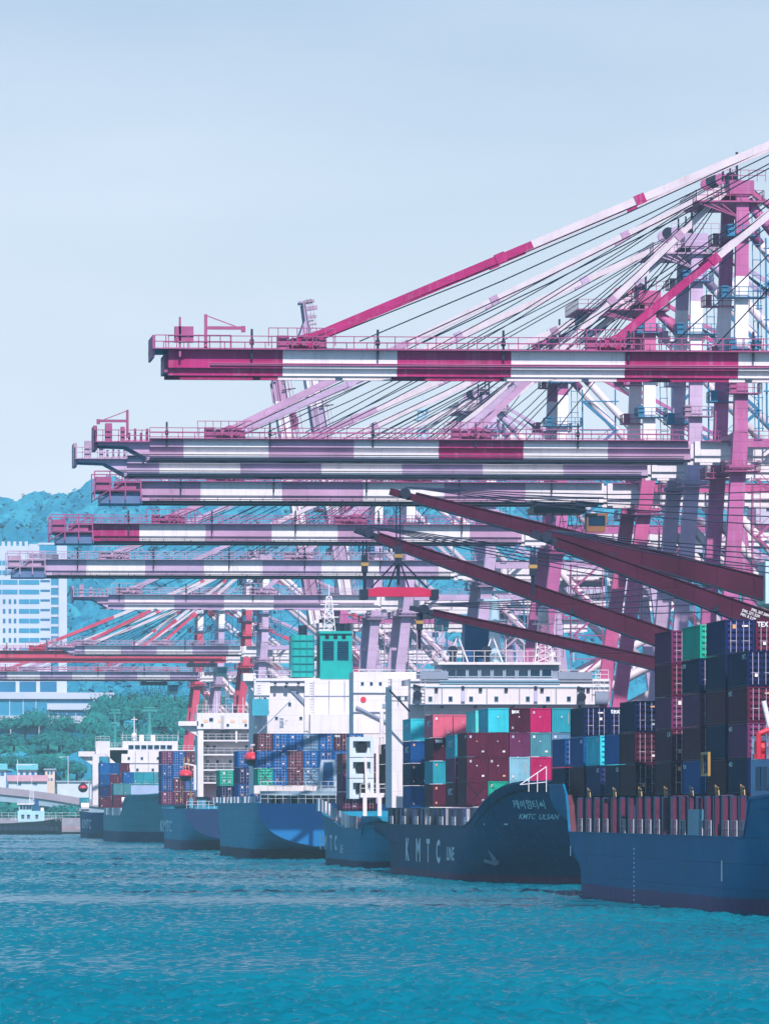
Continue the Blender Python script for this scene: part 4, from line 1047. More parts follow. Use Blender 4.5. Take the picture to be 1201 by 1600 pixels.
m = MB().blob((x, y, z+6.7), .75, .75, 1.0, 12, 8); m.tube((x, y, z+5.2), (x, y, z+6.2), .72, 12); m.build('satellite_dome', WHITE2, dm, smooth=True)
x, y, z = W(772, 1036, YK+6); m = MB().tube((x, y, z), (x, y, z+8.2), .85, 12, r2=.6); m.box(x-2.2, x+2.2, y-.3, y+.3, z+8.2, z+8.5); m.box(x-1.6, x+1.6, y-.6, y+.6, z+5.6, z+5.75); m.beam((x-1.9, y, z+9.4), (x+1.9, y, z+9.4), .3, .4); m.beam((x, y, z+8.2), (x, y, z+9.6), .16); m.build('radar_mast', M('mast_pale_blue', 'a9c4d4', .5, .1), sK)
x, y, z = W(748, 1038, YK+12); MB().box(x-1.9, x+1.9, y, y+4, z-4, z+5.6).build('funnel', M('funnel_blue', '1c4c7c', .5, .1), K)
for px, py in ((707, 1034), (760, 1034)):
    x, y, z = W(px, py, YK+2); MB().tube((x, y, z), (x, y, z+1.2), .45, 10).tube((x, y-.5, z+1.5), (x, y+.4, z+1.5), .62, 12).build('vent_cowl', STEEL, sK)
x, y, z = W(700, 1034, YK+3); m = MB()
for k in range(2): m.beam((x+k*4.6, y, z), (x+k*4.6+1.2, y, z+3.4), .16); m.beam((x+k*4.6+2.6, y, z), (x+k*4.6+1.3, y, z+3.4), .16)
m.build('aerial_frame', WHITE2, sK)
m = MB(); a = W(608, 1078, YK-1); b = W(640, 1112, YK-1); m.tube(a, b, .14, 6); m.build('hose', STEEL, sK)
m = MB(); ssbox(m, 930, 950, 1080, 1100, YK-1, 1.0); m.build('wing_box', GREYB, sK); prail(926, 952, 1080, YK-1.1, 1.6, .8).build('wing_railing', RAILM, sK)

# ===== ship G: second lettered hull, stern hidden behind ship K
HG = hullpaint('hull_teal_grey', '24809f', 1.0, '3d3350')
XG = 80.0; ysG, ybG = Yat(580, XG), Yat(489, XG)
G = thing('container_ship', 'lettered blue ship half hidden behind the KMTC LINE hull', 'ship', (XG+11, (ysG+ybG)/2, 0), 'ships moored along the quay')
LG = ybG-ysG
ztG = lambda a: 5.6 + 1.8*(1-smooth((a-.16)/.02)) + 2.6*smooth((a-.35)/.65)
hullG, bvhG, _, _ = make_hull(G, XG, 22, ysG, ybG, ztG, 26, HG, rake=12, flare=2.4, sternlen=24, counter=12, wt=.82)
m = MB()
for s_, px, w in (('K', 499.5, 4.2), ('M', 507, 4.6), ('T', 515.5, 4.2), ('C', 523, 4.2)): put_text(m, s_, (XG-.03, Yat(px, XG), 2.3), w, 2.3, '-X', bold=.05)
put_text(m, 'LINE', (XG-.03, Yat(531, XG), 2.0), 6, 1.2, '-X', bold=.02); m.build('lettering', LETTER, hullG)
m = MB(); px = 492.
while px < 556:
    y = Yat(px, XG); zt = ztG((y-ysG)/LG); MB().box(XG+.25, XG+.5, y-3.6, y-.4, zt, zt+1.9).build('bulwark_panel', [M('bulwark_grey', '9fb0c0', .5, .12, streak=.3, streakcol='6a4a50'), WHITE2, CONC][int(px) % 3], G); px += 5.4
gG = 'containers on the half hidden ship'; SHIPG = 'the hidden ship'
bay(SHIPG, 0, XG+1.2, fy(526, XG+1.2), 8.2, [['plum','plum','brn'],['mar','mar','mar']], group=gG)
bay(SHIPG, 1, XG+4.0, fy(562, XG+1.2), 9.2, [['mar','mar','brn'],['mar','mar','mar']], group=gG)
YG = Yat(556, XG)
REEF = M('vent_tower_white', 'c7d2dc', .5, .1)
for k in range(3):
    m = MB(); x0, x1 = Xat(546, YG), Xat(584, YG); xm = (x0+x1)/2; z0 = 10.0+k*3.0
    m.box(x0, x0+.5, YG, YG+6, z0, z0+2.9); m.box(x1-.5, x1, YG, YG+6, z0, z0+2.9); m.box(x0+.5, x1-.5, YG, YG+6, z0+2.3, z0+2.9); m.box(x0+.5, x1-.5, YG, YG+6, z0, z0+.6); m.box(x0+.5, x1-.5, YG+.8, YG+.9, z0+.6, z0+2.3)
    t_ = m.build('vent_tower', REEF, G)
    MB().tube((xm, YG+.3, z0+1.4), (xm, YG+.75, z0+1.4), .85, 14).build('fan_opening', BLACK, t_)
m = MB(); x, y, z = W(573, 1225, YG-1.5); m.beam((x, y, z-2), (x-.2, y, z+3.6), .35, m=0); m.beam((x-.4, y, z+3.6), (x+.4, y, z+3.6), .2); m.beam((x-.6, y, z-2), (x+.6, y, z-2), .5); m.build('signal_post', WHITE2, G)
m = MB(); ssbox(m, 563, 640, 1239, 1246, YG-3, 5); ssbox(m, 567, 573, 1246, 1275, YG-3, .6); ssbox(m, 590, 596, 1246, 1275, YG-3, .6); m.build('poop_deck', WHITE2, G)
prail(563, 612, 1239, YG-3, 1.3, .9).build('deck_railing', RAILM, G)
YGs = YG+9
m = MB(); ssbox(m, 552, 690, 1050, 1146, YGs, 8); ssbox(m, 612, 690, 1060, 1262, YGs-2.5, 8); sG = m.build('superstructure', WHITE2, G)
m = MB(); ssbox(m, 612, 615, 1142, 1205, YGs-2.75, .2); ssbox(m, 631, 634, 1142, 1205, YGs-2.75, .2); m.build('corner_pillar', WHITE2, sG)
windows(sG, [618], 1173, 1180, 5, YGs-2.52); windows(sG, [604, 628], 1088, 1096, 4.5, YGs-.02)
m = MB(); a = W(556, 1104, YGs-.3); b = W(612, 1132, YGs-.3); m.beam(a, b, .18, .3); m.build('stair_stringer', GREYB, sG)
m = MB(); x, y, z = W(567.5, 1093, YGs-.1); m.tube((x, y, z), (x, y+.08, z), .42, 14); m.build('lifebuoy', ORANGE, sG)
m = MB(); x, y, z = W(597, 1103, YGs-.1); m.box(x, x+1.1, y, y+.08, z-.3, z+.3); m.build('door_panel', GREYB, sG)
x, y, z = W(596, 1146, YGs-4); m = MB().tube((x, y, z-3), (x, y, z+3.2), .3, 8); m.box(x-1.4, x+1.4, y-.3, y+.3, z-.6, z-.4); m.build('deck_crane_post', WHITE2, G)
lifeboat('orange lifeboat beside the stacked containers of the KMTC LINE hull', 617, 1208, Yat(560, XG)-3); davits(G, 617, 1208, Yat(560, XG)-3)

# ===== ship B: stern towards us, bright blue transom, green funnels
HB = hullpaint('hull_steel_teal', '3796b4', 1.7, '4a2c48', .45)
TRB = M('transom_blue', '146eaa', .45, .06, .2, streak=.15, streakcol='0b3a78', boot=.2, bootcol='321c30')
XB = 76.0; ysB, ybB = Yat(404, XB), Yat(324, XB)
B = thing('container_ship', 'container ship with broad bright blue transom facing the camera', 'ship', (XB+13.5, (ysB+ybB)/2, 0), 'ships moored along the quay')
ztB = lambda a: 9.4 + .5*smooth((a-.7)/.3)
hullB, bvhB, _, _ = make_hull(B, XB, 27, ysB, ybB, ztB, 40, HB, rake=8, flare=2.4, sternlen=24, counter=16, wt=.22, transom=TRB, cut=1.0)
gB = 'containers on the blue stern ship'; SHIPB = 'the blue stern ship'
YB1 = ysB+4
XBc = Xat(403, YB1)
bay(SHIPB, 0, XBc, YB1, 12.4, [[('grn',None),'blue','brn'],['blue','blue','blue'],['brn','brn','blue'],['gbl','blue','gbl'],['blue','dblue','blue'],['navy','blue',('dmar','tex')],['blue','navy','blue']], group=gB)
bay(SHIPB, 1, XB+.8, Yat(372, XB+.8), 10.0, [['dblue','navy','blue'],['dblue','brn','brn'],['blue','mar','brn']], group=gB)
bay(SHIPB, 2, XB+.8, Yat(344, XB+.8), 9.8, [['dnavy','grn'],['dblue','mar',],['navy','mar','navy']], group=gB)
m = MB(); ssbox(m, 408, 560, 1236, 1243, ysB+1.2, 3); ssbox(m, 408, 560, 1243, 1258, ysB+3.2, .5); m.build('stern_gallery', M('gallery_grey', '7f97a8', .5, .15, streak=.4, streakcol='2a3448'), B)
for px in (424, 452, 478):
    m = MB(); ssbox(m, px, px+14, 1245, 1256, ysB+3.1, .08); m.build('gallery_opening', BLACK, B)
prail(407, 560, 1236, ysB+1.2, 1.6, 1.3).build('deck_railing', RAILM, B); prail(407, 560, 1255, ysB+.4, 1.5, 1.3).build('deck_railing', RAILM, B)
m = MB(); 
for i in range(13):
    y0 = Yat(330+i*5.4, XB); MB().box(XB+.1, XB+.3, y0-4.8, y0-.3, 9.5, 10.6).build('bulwark_panel', [MATS['bulwark_grey'], WHITE2][i % 2], B)
m = MB(); x, y, z = W(512, 1236, ysB+2); m.prism([(x-1.8, z), (x+1.9, z), (x+1.2, z+5.2), (x-1.1, z+5.2)], 1, y, y+1.2); m.build('mooring_tower', M('tower_pale', 'aab8c6', .5, .1), B)
m = MB().prism([(x-.9, z+.6), (x+1.0, z+.6), (x+.8, z+4.8), (x-.7, z+4.8)], 1, y-.06, y-.02); m.build('tower_recess', MATS['funnel_blue'], B)
YS = ysB+24
SW = M('ship_white_b', 'e2dade', .5, .05, .3, streak=.28, streakcol='a38e8e', seam=('X', 5.5, 2.7, .12), rust=.22)
m = MB(); ssbox(m, 397, 422, 1062, 1240, YS+.5, 14); ssbox(m, 420, 480, 1072, 1240, YS+1.6, 12); ssbox(m, 476, 552, 1062, 1240, YS, 14); ssbox(m, 552, 606, 1060, 1240, YS+6, 9); ssbox(m, 400, 606, 1060, 1064, YS+.3, 14); ssbox(m, 418, 480, 1064, 1072, YS+.6, 2)
sB = m.build('superstructure', SW, B)
m = MB(); ssbox(m, 485, 566, 1116, 1146, YS-3.5, 4); m.build('engine_casing', SW, sB)
m = MB()
for q in (0, 5): m.beam(W(455+q, 1078, YS+1.4), W(478+q*.6, 1102, YS+1.4), .3, .3); m.beam(W(478+q*.6, 1102, YS+1.4), W(479+q*.6, 1128, YS+1.4), .3, .3)
m.build('exhaust_pipe', GREYB, sB)
windows(sB, [452.5], 1098, 1103, 4, YS+1.58); windows(sB, [446], 1071, 1075, 4, YS+.55); windows(sB, [407, 414], 1090, 1096, 4, YS+.45)
prail(400, 482, 1138, YS-1.5, 1.3, 1.2).build('deck_railing', RAILM, sB); prail(397, 455, 1060, YS+.3, 1.3, 1.0).build('deck_railing', RAILM, sB); prail(552, 606, 1058, YS+.2, 1.3, 1.0).build('deck_railing', RAILM, sB)
m = MB(); ssbox(m, 380, 400, 1052, 1064, YS+1, 6); m.prism([(Xat(384,YS), Zat(1064,76,YS)), (Xat(400,YS), Zat(1064,76,YS)), (Xat(400,YS), Zat(1084,76,YS))], 1, YS+2, YS+5); m.build('bridge_wing', SW, sB)
FG = M('funnel_green', '14a6a0', .45, .1, .4, streak=.25, streakcol='0c5a66'); FGD = M('funnel_green_dark', '0e7f86', .5, .15)
m = MB(); ssbox(m, 500, 550, 989, 1061, YS+.2, 8); f1 = m.build('funnel', FG, B)
m = MB(); ssbox(m, 499, 551, 986, 990, YS-.1, 8.6); m.build('funnel_cap', FG, f1)
for i in range(2):
    for j in range(9):
        x0, x1 = Xat(504+i*23, YS), Xat(521.5+i*23, YS); z = Zat(1031-j*3.4, 76, YS); MB().add([(x0, YS+.1, z), (x1, YS+.1, z), (x1, YS+.0, z+.24), (x0, YS+.0, z+.24)], [(0,1,2,3)]).box(x0, x1, YS+.1, YS+.18, z, z+.13).build('louvre', MATS['louvre_dark'], f1)
for px in (511, 524, 537):
    m = MB(); ssbox(m, px-3, px+3, 992, 998, YS+.12, .1); m.build('cowl_opening', BLACK, f1)
m = MB(); ssbox(m, 456, 491, 992, 1058, YS+1.2, 7); f2 = m.build('funnel', FG, B)
for j in range(5): m = MB(); ssbox(m, 455, 492, 1000+j*12, 1001.4+j*12, YS+1.05, .2); m.build('funnel_band', FGD, f2)
for j in range(4): m = MB(); ssbox(m, 457.5+j*10.5, 459+j*10.5, 992, 1058, YS+1.1, .12); m.build('funnel_rib', FGD, f2)
for px, py in ((473, 990), (527, 987), (540, 987)):
    x, y, z = W(px, py, YS+4); MB().tube((x, y, z-.3), (x, y, z+1.4), .75, 12).build('exhaust_stack', STEEL, f2 if px < 490 else f1)
m = MB(); lattice(m, W(514, 987, YS+3), 2.0, .8, 6.0, 5); x, y, z = W(514, 987, YS+3); m.box(x-1.6, x+1.6, y-.8, y+.8, z+2.4, z+2.55); m.beam((x-1.5, y, z+4.6), (x+1.5, y, z+4.6), .16); m.beam((x, y, z+6), (x, y, z+8), .12); m.build('signal_mast', WHITE2, B)
m = MB(); ssbox(m, 394, 420, 1092, 1118, YS-3, 1.5); m.build('ventilator_house', M('vent_teal', '3fa0b6', .5, .1), B)
m = MB(); x, y, z = W(420, 1138, YS-4); m.beam((x-2, y, z-1), (x+3.6, y, z+4.6), .16); m.build('stores_derrick', GREYB, B)
lifeboat('small orange lifeboat at the left edge of the blue stern ship', 394, 1185, Yat(392, XB)-6); davits(B, 394, 1185, Yat(392, XB)-6)

# ===== ship C: dark transom, white gallery superstructure
HC = hullpaint('hull_dull_teal', '3a94b2', 2.0, '6a5a78', .5)
XC = 77.0; ysC, ybC = Yat(290, XC), Yat(244, XC)
C_ = thing('container_ship', 'ship with dark navy transom and white open gallery superstructure', 'ship', (XC+12, (ysC+ybC)/2, 0), 'ships moored along the quay')
ztC = lambda a: 8.4 + .6*smooth((a-.7)/.3)
hullC, bvhC, _, _ = make_hull(C_, XC, 24, ysC, ybC, ztC, 34, HC, rake=7, flare=2.4, sternlen=20, counter=13, wt=.25, transom=M('transom_navy', '0d2c58', .5, .1, boot=1.6, bootcol='10243a'), cut=1.0)
m = MB(); put_text(m, 'KMTC', (XC-.03, Yat(251, XC), 3.6), 46, 2.4, '-X', bold=.02); m.build('lettering', LETTER, hullC)
gC = 'containers on the navy stern ship'; SHIPC = 'the navy stern ship'
bay(SHIPC, 0, XC+.6, fy(248, XC+.6), 9.3, [['plum','dblue','dblue','plum'],['mar','mar','blue','blue'],['mar','blue','mar','mar']], group=gC)
bay(SHIPC, 1, XC+8, fy(268, XC+.6), 10.2, [['plum','dblue'],['mar','navy','blue']], group=gC)
YC = ysC+20
m = MB(); ssbox(m, 308, 400, 1114, 1139, YC, 10); ssbox(m, 279, 310, 1127, 1134, YC, 8); m.prism([(Xat(282,YC), Zat(1134,77,YC)), (Xat(309,YC), Zat(1134,77,YC)), (Xat(309,YC), Zat(1150,77,YC))], 1, YC+1, YC+4)
ssbox(m, 309, 318, 1139, 1245, YC+.3, 9); ssbox(m, 318, 400, 1139, 1245, YC+5, 5)
for py in (1156, 1178, 1202, 1222): ssbox(m, 312, 400, py, py+2.4, YC+.5, 6)
ssbox(m, 368, 371, 1139, 1160, YC+.4, .6); sC = m.build('superstructure', SW, C_)
for py in (1156, 1178, 1202, 1222): prail(313, 400, py, YC+.5, 1.2, 1.6).build('deck_railing', RAILM, sC)
prail(308, 400, 1114, YC+.1, 1.6, 1.2).build('bridge_railing', RAILM, sC)
windows(sC, [330], 1122, 1127, 5.5, YC-.02)
m = MB(); ssbox(m, 346, 357, 1140, 1155, YC+4.9, .08); m.build('door_panel', GREYB, sC)
for px in (318, 341, 360, 379): m = MB(); ssbox(m, px, px+7, 1124, 1129, YC-.06, .05); m.build('light_box', M('lamp_cream', 'e6bda6', .5, .1), sC)
m = MB()
for k in range(14): x, y, z = W(345, 1139-k*1.7, YC-.2); m.beam((x, y, z), (x+.7, y, z), .08)
x, y, z = W(345, 1140, YC-.2); m.beam((x, y, z), (x, y, z+3.3), .09); m.beam((x+.7, y, z), (x+.7, y, z+3.3), .09); m.build('ladder', RAILM, sC)
prail(292, 335, 1263, ysC+.3, 1.4, 1.2).build('deck_railing', RAILM, C_)
m = MB(); ssbox(m, 296, 302, 1247, 1263, ysC+3, 2); ssbox(m, 308, 322, 1250, 1263, ysC+3, 2); m.build('mooring_house', MATS['ladder_grey_blue'], C_)
lifeboat('orange lifeboat beside the four tier stack of the navy stern ship', 290, 1211, ysC+8); davits(C_, 290, 1211, ysC+8)
x, y, z = W(291, 1226, ysC+9); m = MB()
for k in (-1.1, 1.1): m.beam((x+k, y, z-3.5), (x+k*.3, y, z+5.5), .2)
m.beam((x-1, y, z-1), (x+1, y, z-1), .15); m.build('lifeboat_frame', YELLOW, C_)

# ===== ship D: grey green hull, bow towards us, and ship E behind it
HD = hullpaint('hull_grey_green', '4a98a8', 2.6, '2a3f6c', .5)
XD = 80.0; ysD, ybD = Yat(157, XD), Yat(184, XD)-62
D = thing('container_ship', 'grey green ship with high bow and white bridge under radar masts', 'ship', (XD+12.5, (ysD+ybD)/2, 0), 'ships moored along the quay')
LD = ysD-ybD; a0 = (ysD-Yat(188, XD))/LD
ztD = lambda a: 6.6 + 5.2*smooth((a-a0)/.12) + .5*smooth((a-.9)/.1)
hullD, bvhD, _, _ = make_hull(D, XD, 25, ysD, ybD, ztD, 58, HD, rake=9, flare=2.6, sternlen=20, counter=12)
for i in range(6):
    y0 = Yat(162+i*4.4, XD); MB().box(XD+.1, XD+.3, y0-16, y0-2, 6.7, 8.6).build('bulwark_panel', [MATS['bulwark_grey'], WHITE2][i % 2], D)
gD = 'containers on the grey green ship'; SHIPD = 'the grey green ship'
YD = 1840.0
YD0 = YD-34
bay(SHIPD, 0, Xat(157, YD0), YD0, 8.6, [['mar','navy','dblue','blue'],['mar','mar','mar','dblue'],['mar','mar','mar','mar']], group=gD, front='wall')
YD1 = YD-60
bay(SHIPD, 1, Xat(178, YD1), YD1, 9.0, [['mar','gteal'],['mar','gteal','blue'],['teal','gteal','teal'],['mar','gteal','teal'],['gteal','teal','gteal'],['teal','blue','blue']], group=gD, front='wall')
m = MB(); ssbox(m, 172, 312, 1172, 1262, YD, 12); ssbox(m, 192, 278, 1158, 1174, YD+.4, 9); ssbox(m, 150, 200, 1168, 1178, YD, 6); m.prism([(Xat(165,YD), Zat(1178,80,YD)), (Xat(190,YD), Zat(1178,80,YD)), (Xat(190,YD), Zat(1200,80,YD))], 1, YD, YD+3)
sD = m.build('superstructure', SW, D)
windows(sD, [205, 215, 225, 235, 245, 255, 265], 1164.5, 1170.5, 7.5, YD+.35)
windows(sD, [201.5, 222, 247], 1183, 1187, 3.4, YD-.02); windows(sD, [201.5, 239], 1201, 1205, 3.4, YD-.02)
prail(190, 278, 1157, YD+.3, 1.4, 1.3).build('bridge_railing', RAILM, sD); prail(150, 192, 1168, YD, 1.2, 1.3).build('bridge_railing', RAILM, sD); prail(278, 312, 1172, YD, 1.2, 1.3).build('bridge_railing', RAILM, sD)
m = MB(); ssbox(m, 205, 250, 1227, 1245, YD-100, .4); m.build('breakwater', M('breakwater_lavender', '9aaed0', .5, .1), D)
MASTG = M('mast_green', '3f8f8f', .5, .1)
x, y, z = W(234, 1157, YD+5); m = MB().tube((x, y, z), (x, y, z+7.6), .7, 10, r2=.35); m.box(x-2.0, x+2.0, y-.5, y+.5, z+7.6, z+8.1); m.box(x-1.2, x+1.2, y-.4, y+.4, z+5.6, z+5.8); m.beam((x-1.6, y, z+8.6), (x+1.6, y, z+8.6), .3); m.beam((x, y, z+8), (x, y, z+9.6), .12); m.build('radar_mast', MASTG, sD)
m = MB()
for k in (-1, 1): m.rope((x, y, z+6.5), (x+k*5.2, y, z), .05)
m.build('stay_wire', ROPE, sD)
x, y, z = W(210, 1157, YD+4); m = MB().blob((x, y, z+1.3), .75, .75, .8, 10, 6); m.tube((x, y, z), (x, y, z+1), .4, 8); m.tube((x, y, z+2), (x, y, z+6.2), .16, 6); m.box(x-.8, x+.8, y-.2, y+.2, z+5.4, z+5.6); m.build('satellite_dome', WHITE2, sD)
x, y, z = W(180, 1170, YD+3); m = MB().tube((x, y, z), (x, y, z+9.2), .35, 8, r2=.2); m.box(x-1.7, x+1.7, y-.3, y+.3, z+9.2, z+9.5); m.box(x-1, x+1, y-.4, y+.4, z+6.5, z+7.0); m.beam((x-1.4, y, z+10.2), (x+1.4, y, z+10.2), .25); m.beam((x, y, z+9), (x, y, z+10.4), .15); m.build('radar_mast', MASTG, sD)
for k in (-8, 10): m = MB(); ssbox(m, 229+k-3, 229+k+4, 1148, 1158, YD+3, 2); m.build('funnel', WHITE2, sD)
lifeboat('red lifeboat beside the white column above the grey green hull', 167, 1222, YD-16, 6.5); davits(D, 167, 1222, YD-16)
m = MB(); x, y, z = W(196, 1248, YD-66); m.tube((x-.9, y, z-.5), (x+.6, y, z-.5), .9, 14); m.build('rope_reel', WHITE2, D)

HE = hullpaint('hull_far_navy', '1c4c84', 1.6, '2c3a60', .3)
XE = 80.0; ysE, ybE = Yat(122, XE), Yat(146, XE)
E = thing('container_ship', 'farthest navy ship, only its side showing at the left', 'ship', (XE+11, (ysE+ybE)/2, 0), 'ships moored along the quay')
ztE = lambda a: 7.2
hullE, bvhE, _, _ = make_hull(E, XE, 22, ysE, ybE, ztE, 40, HE, rake=7, flare=2.4, sternlen=18, counter=10)
m = MB(); put_text(m, 'KMTC', (XE-.03, Yat(129, XE), 2.8), 60, 2.6, '-X', bold=.02); m.build('lettering', LETTER, hullE)
YE = 1985.0
m = MB(); ssbox(m, 123, 172, 1174, 1182, YE, 8); m.prism([(Xat(124,YE), Zat(1182,80,YE)), (Xat(150,YE), Zat(1182,80,YE)), (Xat(150,YE), Zat(1196,80,YE)), (Xat(143,YE), Zat(1194,80,YE))], 1, YE+1, YE+4); ssbox(m, 145, 155, 1182, 1258, YE, 6); ssbox(m, 150, 172, 1158, 1176, YE, 6); m.build('superstructure', SW, E)
prail(150, 172, 1158, YE, 1.3, 1.4).build('bridge_railing', RAILM, E)
lifeboat('red lifeboat hanging at the farthest ship above a small teal container', 130, 1231, YE-10, 6.0); davits(E, 130, 1231, YE-10)
container(Xat(126, YE-12), YE-12, 8.6, 'teal', 6.06, 'wall', 'small teal container under the red lifeboat of the farthest ship', 'containers on the farthest ship')
m = MB(); x, y, z = W(133, 1261, YE-20); m.tube((x-1.1, y, z), (x+1.1, y, z), 1.2, 14); m.build('rope_reel', WHITE2, E)

# ------------------------------------------------------------ deck cranes of the nearest ship: long maroon jibs swung over the water
JIB = M('jib_maroon', '47122f', .55, .2, .3, streak=.4, streakcol='2a0f24', seam=('X', 3.2, 4.0, .3), rust=.3, spec=.15); JIBD = M('crane_house_pale', 'bcd2de', .5, .08)
def deck_crane(label, tip, base, Y, wt_, wb_, hook, house=True, words=None):
    """tip, base: ends of the jib as seen; Y: its place along the ship"""
    a, b = Vector(W(*tip, Y)), Vector(W(*base, Y)); d = unit(b-a)
    rt = thing('deck_crane', label, 'crane', (b.x+1, Y, 7.0), 'deck cranes of the nearest ship')
    MB().tube((b.x+1.2, Y, 6.0), (b.x+1.2, Y, b.z-2.2), 1.5, 16).build('pedestal', JIB, rt, smooth=True)
    m = MB().beam(a, b, 1.1, wt_, 0, 1.6, wb_); n_ = Vector((0,0,1)) - d*d.z; n_.normalize()
    m.beam(a+n_*(wt_/2+.02), b+n_*(wb_/2+.02), 1.3, .1, 0, 1.8, .1); m.beam(a-n_*(wt_/2+.02), b-n_*(wb_/2+.02), 1.3, .1, 1, 1.8, .1)
    jb = m.build('jib', [JIB, STEEL], rt)
    m = MB().beam(a-d*2.2, a+d*1.0, .9, wt_*.7); s_ = a-d*.9
    m.build('jib_head', STEEL if not house else JIB, jb)
    MB().tube((s_.x, s_.y-.75, s_.z+.15), (s_.x, s_.y+.75, s_.z+.15), .45, 14).build('sheave', STEEL, jb)
    mid = s_.lerp(b, .55); MB().box(mid.x-.22, mid.x+.22, Y-.95, Y-.8, mid.z-.75, mid.z-.35).build('floodlight', STEEL, jb)
    for k in range(5):
        top = b + Vector((2.5, -.5+k*.25, 5.6+k*.8)); MB().rope(s_+Vector((.3*k,-.5+k*.25,.7)), top, .05, .5, 4).build('luffing_rope', ROPE, rt)
    if house:
        m = MB().box(b.x+.6-2.0, b.x+4.6, Y-2.2, Y+2.2, b.z-1.0, b.z+2.6); m.prism([(b.x-1.4, b.z-1.0), (b.x+4.6, b.z-1.0), (b.x+4.6, b.z-2.6), (b.x+1.6, b.z-2.6)], 1, Y-2.0, Y+2.0)
        h_ = m.build('crane_house', JIBD, rt)
        MB().tube((b.x-.3, Y-2.3, b.z+2.6), (b.x-.3, Y-2.3, b.z+3.4), .45, 10).build('house_lamp', WHITE2, h_)
    hx, hy_ = hook
    ha = Vector(W(hx, hy_, Y)); p0 = Vector((ha.x, Y, s_.z-.6))
    for k in (-.16, .16): MB().rope(p0+Vector((k,0,0)), ha+Vector((k,0,1.6)), .055).build('hoist_rope', ROPE, rt)
    m = MB().box(ha.x-.28, ha.x+.28, Y-.25, Y+.25, ha.z+.3, ha.z+1.9); m.tube((ha.x, Y, ha.z+.3), (ha.x, Y, ha.z-1.4), .18, 8, r2=.12); m.box(ha.x-.34, ha.x+.34, Y-.28, Y+.28, ha.z+.9, ha.z+1.2, 1); m.build('hook_block', [STEEL, YELLOW], rt)
    if words:
        m = MB(); ax = d; ay = n_; p = Vector(W(*words[0], Y)) - Vector((0, .86, 0)); lh = .25
        for i, s_2 in enumerate(words[1]):
            vs, fs, w = text_pts(s_2, .02); m.add([p + ax*(x_*lh*.75 + (0 if i else .7)) + ay*(y_*lh - i*lh*1.35) for x_, y_ in vs], fs)
        m.build('lettering', LETTER, jb)
    return rt
YJ = Yat(1050, XNc+3)-1.5
J1 = deck_crane('ship crane with the highest maroon jib, pale cab and red spreader', (648, 778), (1215, 926), Yat(1087, XNc)-1, .8, 1.95, (622, 888))
deck_crane('ship crane whose lettered maroon jib runs just under the highest jib', (868, 848), (1330, 1022), Yat(1104, XNc)+.5-6, .85, 2.0, (832, 905), house=False, words=((1158, 950), ('SWL 36T-30M', 'SWL 25T-32M', 'MIN. R 3.5M')))
deck_crane('ship crane with dark maroon jib reaching farthest left over the water', (590, 840), (1150, 1038), Yat(1019, XNc)+2, .8, 1.95, (569.5, 900), house=False)
deck_crane('ship crane with the lowest and shortest maroon jib', (676, 958), (1080, 1050), Yat(1000, XNc)+12, .6, 1.25, (655, 990), house=False)
# red spreader hanging from the highest jib
Y1 = Yat(1087, XNc)-1; c = Vector(W(623, 926, Y1)); SPR = M('spreader_red', 'b81f4c', .45, .12)
sp = thing('container_spreader', 'red lifting spreader hanging on chains below the highest maroon jib', 'spreader', tuple(c))
m = MB().prism([(c.x-3.1, c.z-.35), (c.x+3.1, c.z-.35), (c.x+3.1, c.z+.1), (c.x+1.9, c.z+.45), (c.x-1.9, c.z+.45), (c.x-3.1, c.z+.1)], 1, Y1-.5, Y1+.5); m.build('beam', SPR, sp)
for k in (-3.0, 3.0): MB().box(c.x+k-.3, c.x+k+.3, Y1-1.2, Y1+1.2, c.z-.6, c.z+.25).build('end_beam', STEEL, sp)
top = c + Vector((0, 0, 2.9)); 
for k in (-2.4, -.9, .9, 2.4): MB().rope(top, c+Vector((k, -.3 if abs(k) > 1 else .3, .4)), .07).build('chain', STEEL, sp)
# ------------------------------------------------------------ fittings on the white superstructures
def vladder(parent, px, py0, py1, Y, w=.6):
    x, y, z1 = W(px, py0, Y); z0 = Zat(py1, x, Y); m = MB()
    for k in (0, w): m.beam((x+k, y-.12, z0), (x+k, y-.12, z1), .07)
    for z in np.arange(z0+.2, z1, .45): m.beam((x, y-.12, z), (x+w, y-.12, z), .06)
    m.build('ladder', RAILM, parent)
def vpipe(parent, px, py0, py1, Y, r=.12, mat=None):
    x, y, z1 = W(px, py0, Y); z0 = Zat(py1, x, Y); MB().tube((x, y-r, z0), (x, y-r, z1), r, 6).build('pipe', mat or GREYB, parent)
def door(parent, px, py0, py1, Y, wpx=6.):
    m = MB(); ssbox(m, px-wpx/2, px+wpx/2, py0, py1, Y-.05, .06); o = m.build('door', GREYB, parent); x, y, z = W(px, (py0+py1)/2, Y-.06); MB().box(x+.2, x+.32, y-.04, y, z-.05, z+.05).build('door_handle', STEEL, o)
def fixture(parent, px, py, Y, w=.5, h=.5, mat=None): x, y, z = W(px, py, Y); MB().box(x-w/2, x+w/2, y-.3, y+.02, z-h/2, z+h/2).build('deck_light', mat or STEEL, parent)
for px in (646, 663, 690, 760, 811, 868, 901, 930): vpipe(sK, px, 1074, 1099, YK, .07)
for px in (681, 750, 790, 846, 918): fixture(sK, px, 1077, YK, .45, .45)
vladder(sK, 930, 1050, 1098, YK); vladder(sK, 657, 1061, 1100, YK)
for px in (624, 634, 643): windows(sK, [px], 1088, 1093, 4, YK+2.98)
for py in (1064, 1100): 
    m = MB(); ssbox(m, 640, 952, py, py+1.2, YK-.22, .2); m.build('deck_edge', GREYB, sK)
x, y, z = W(790, 1034, YK+3)
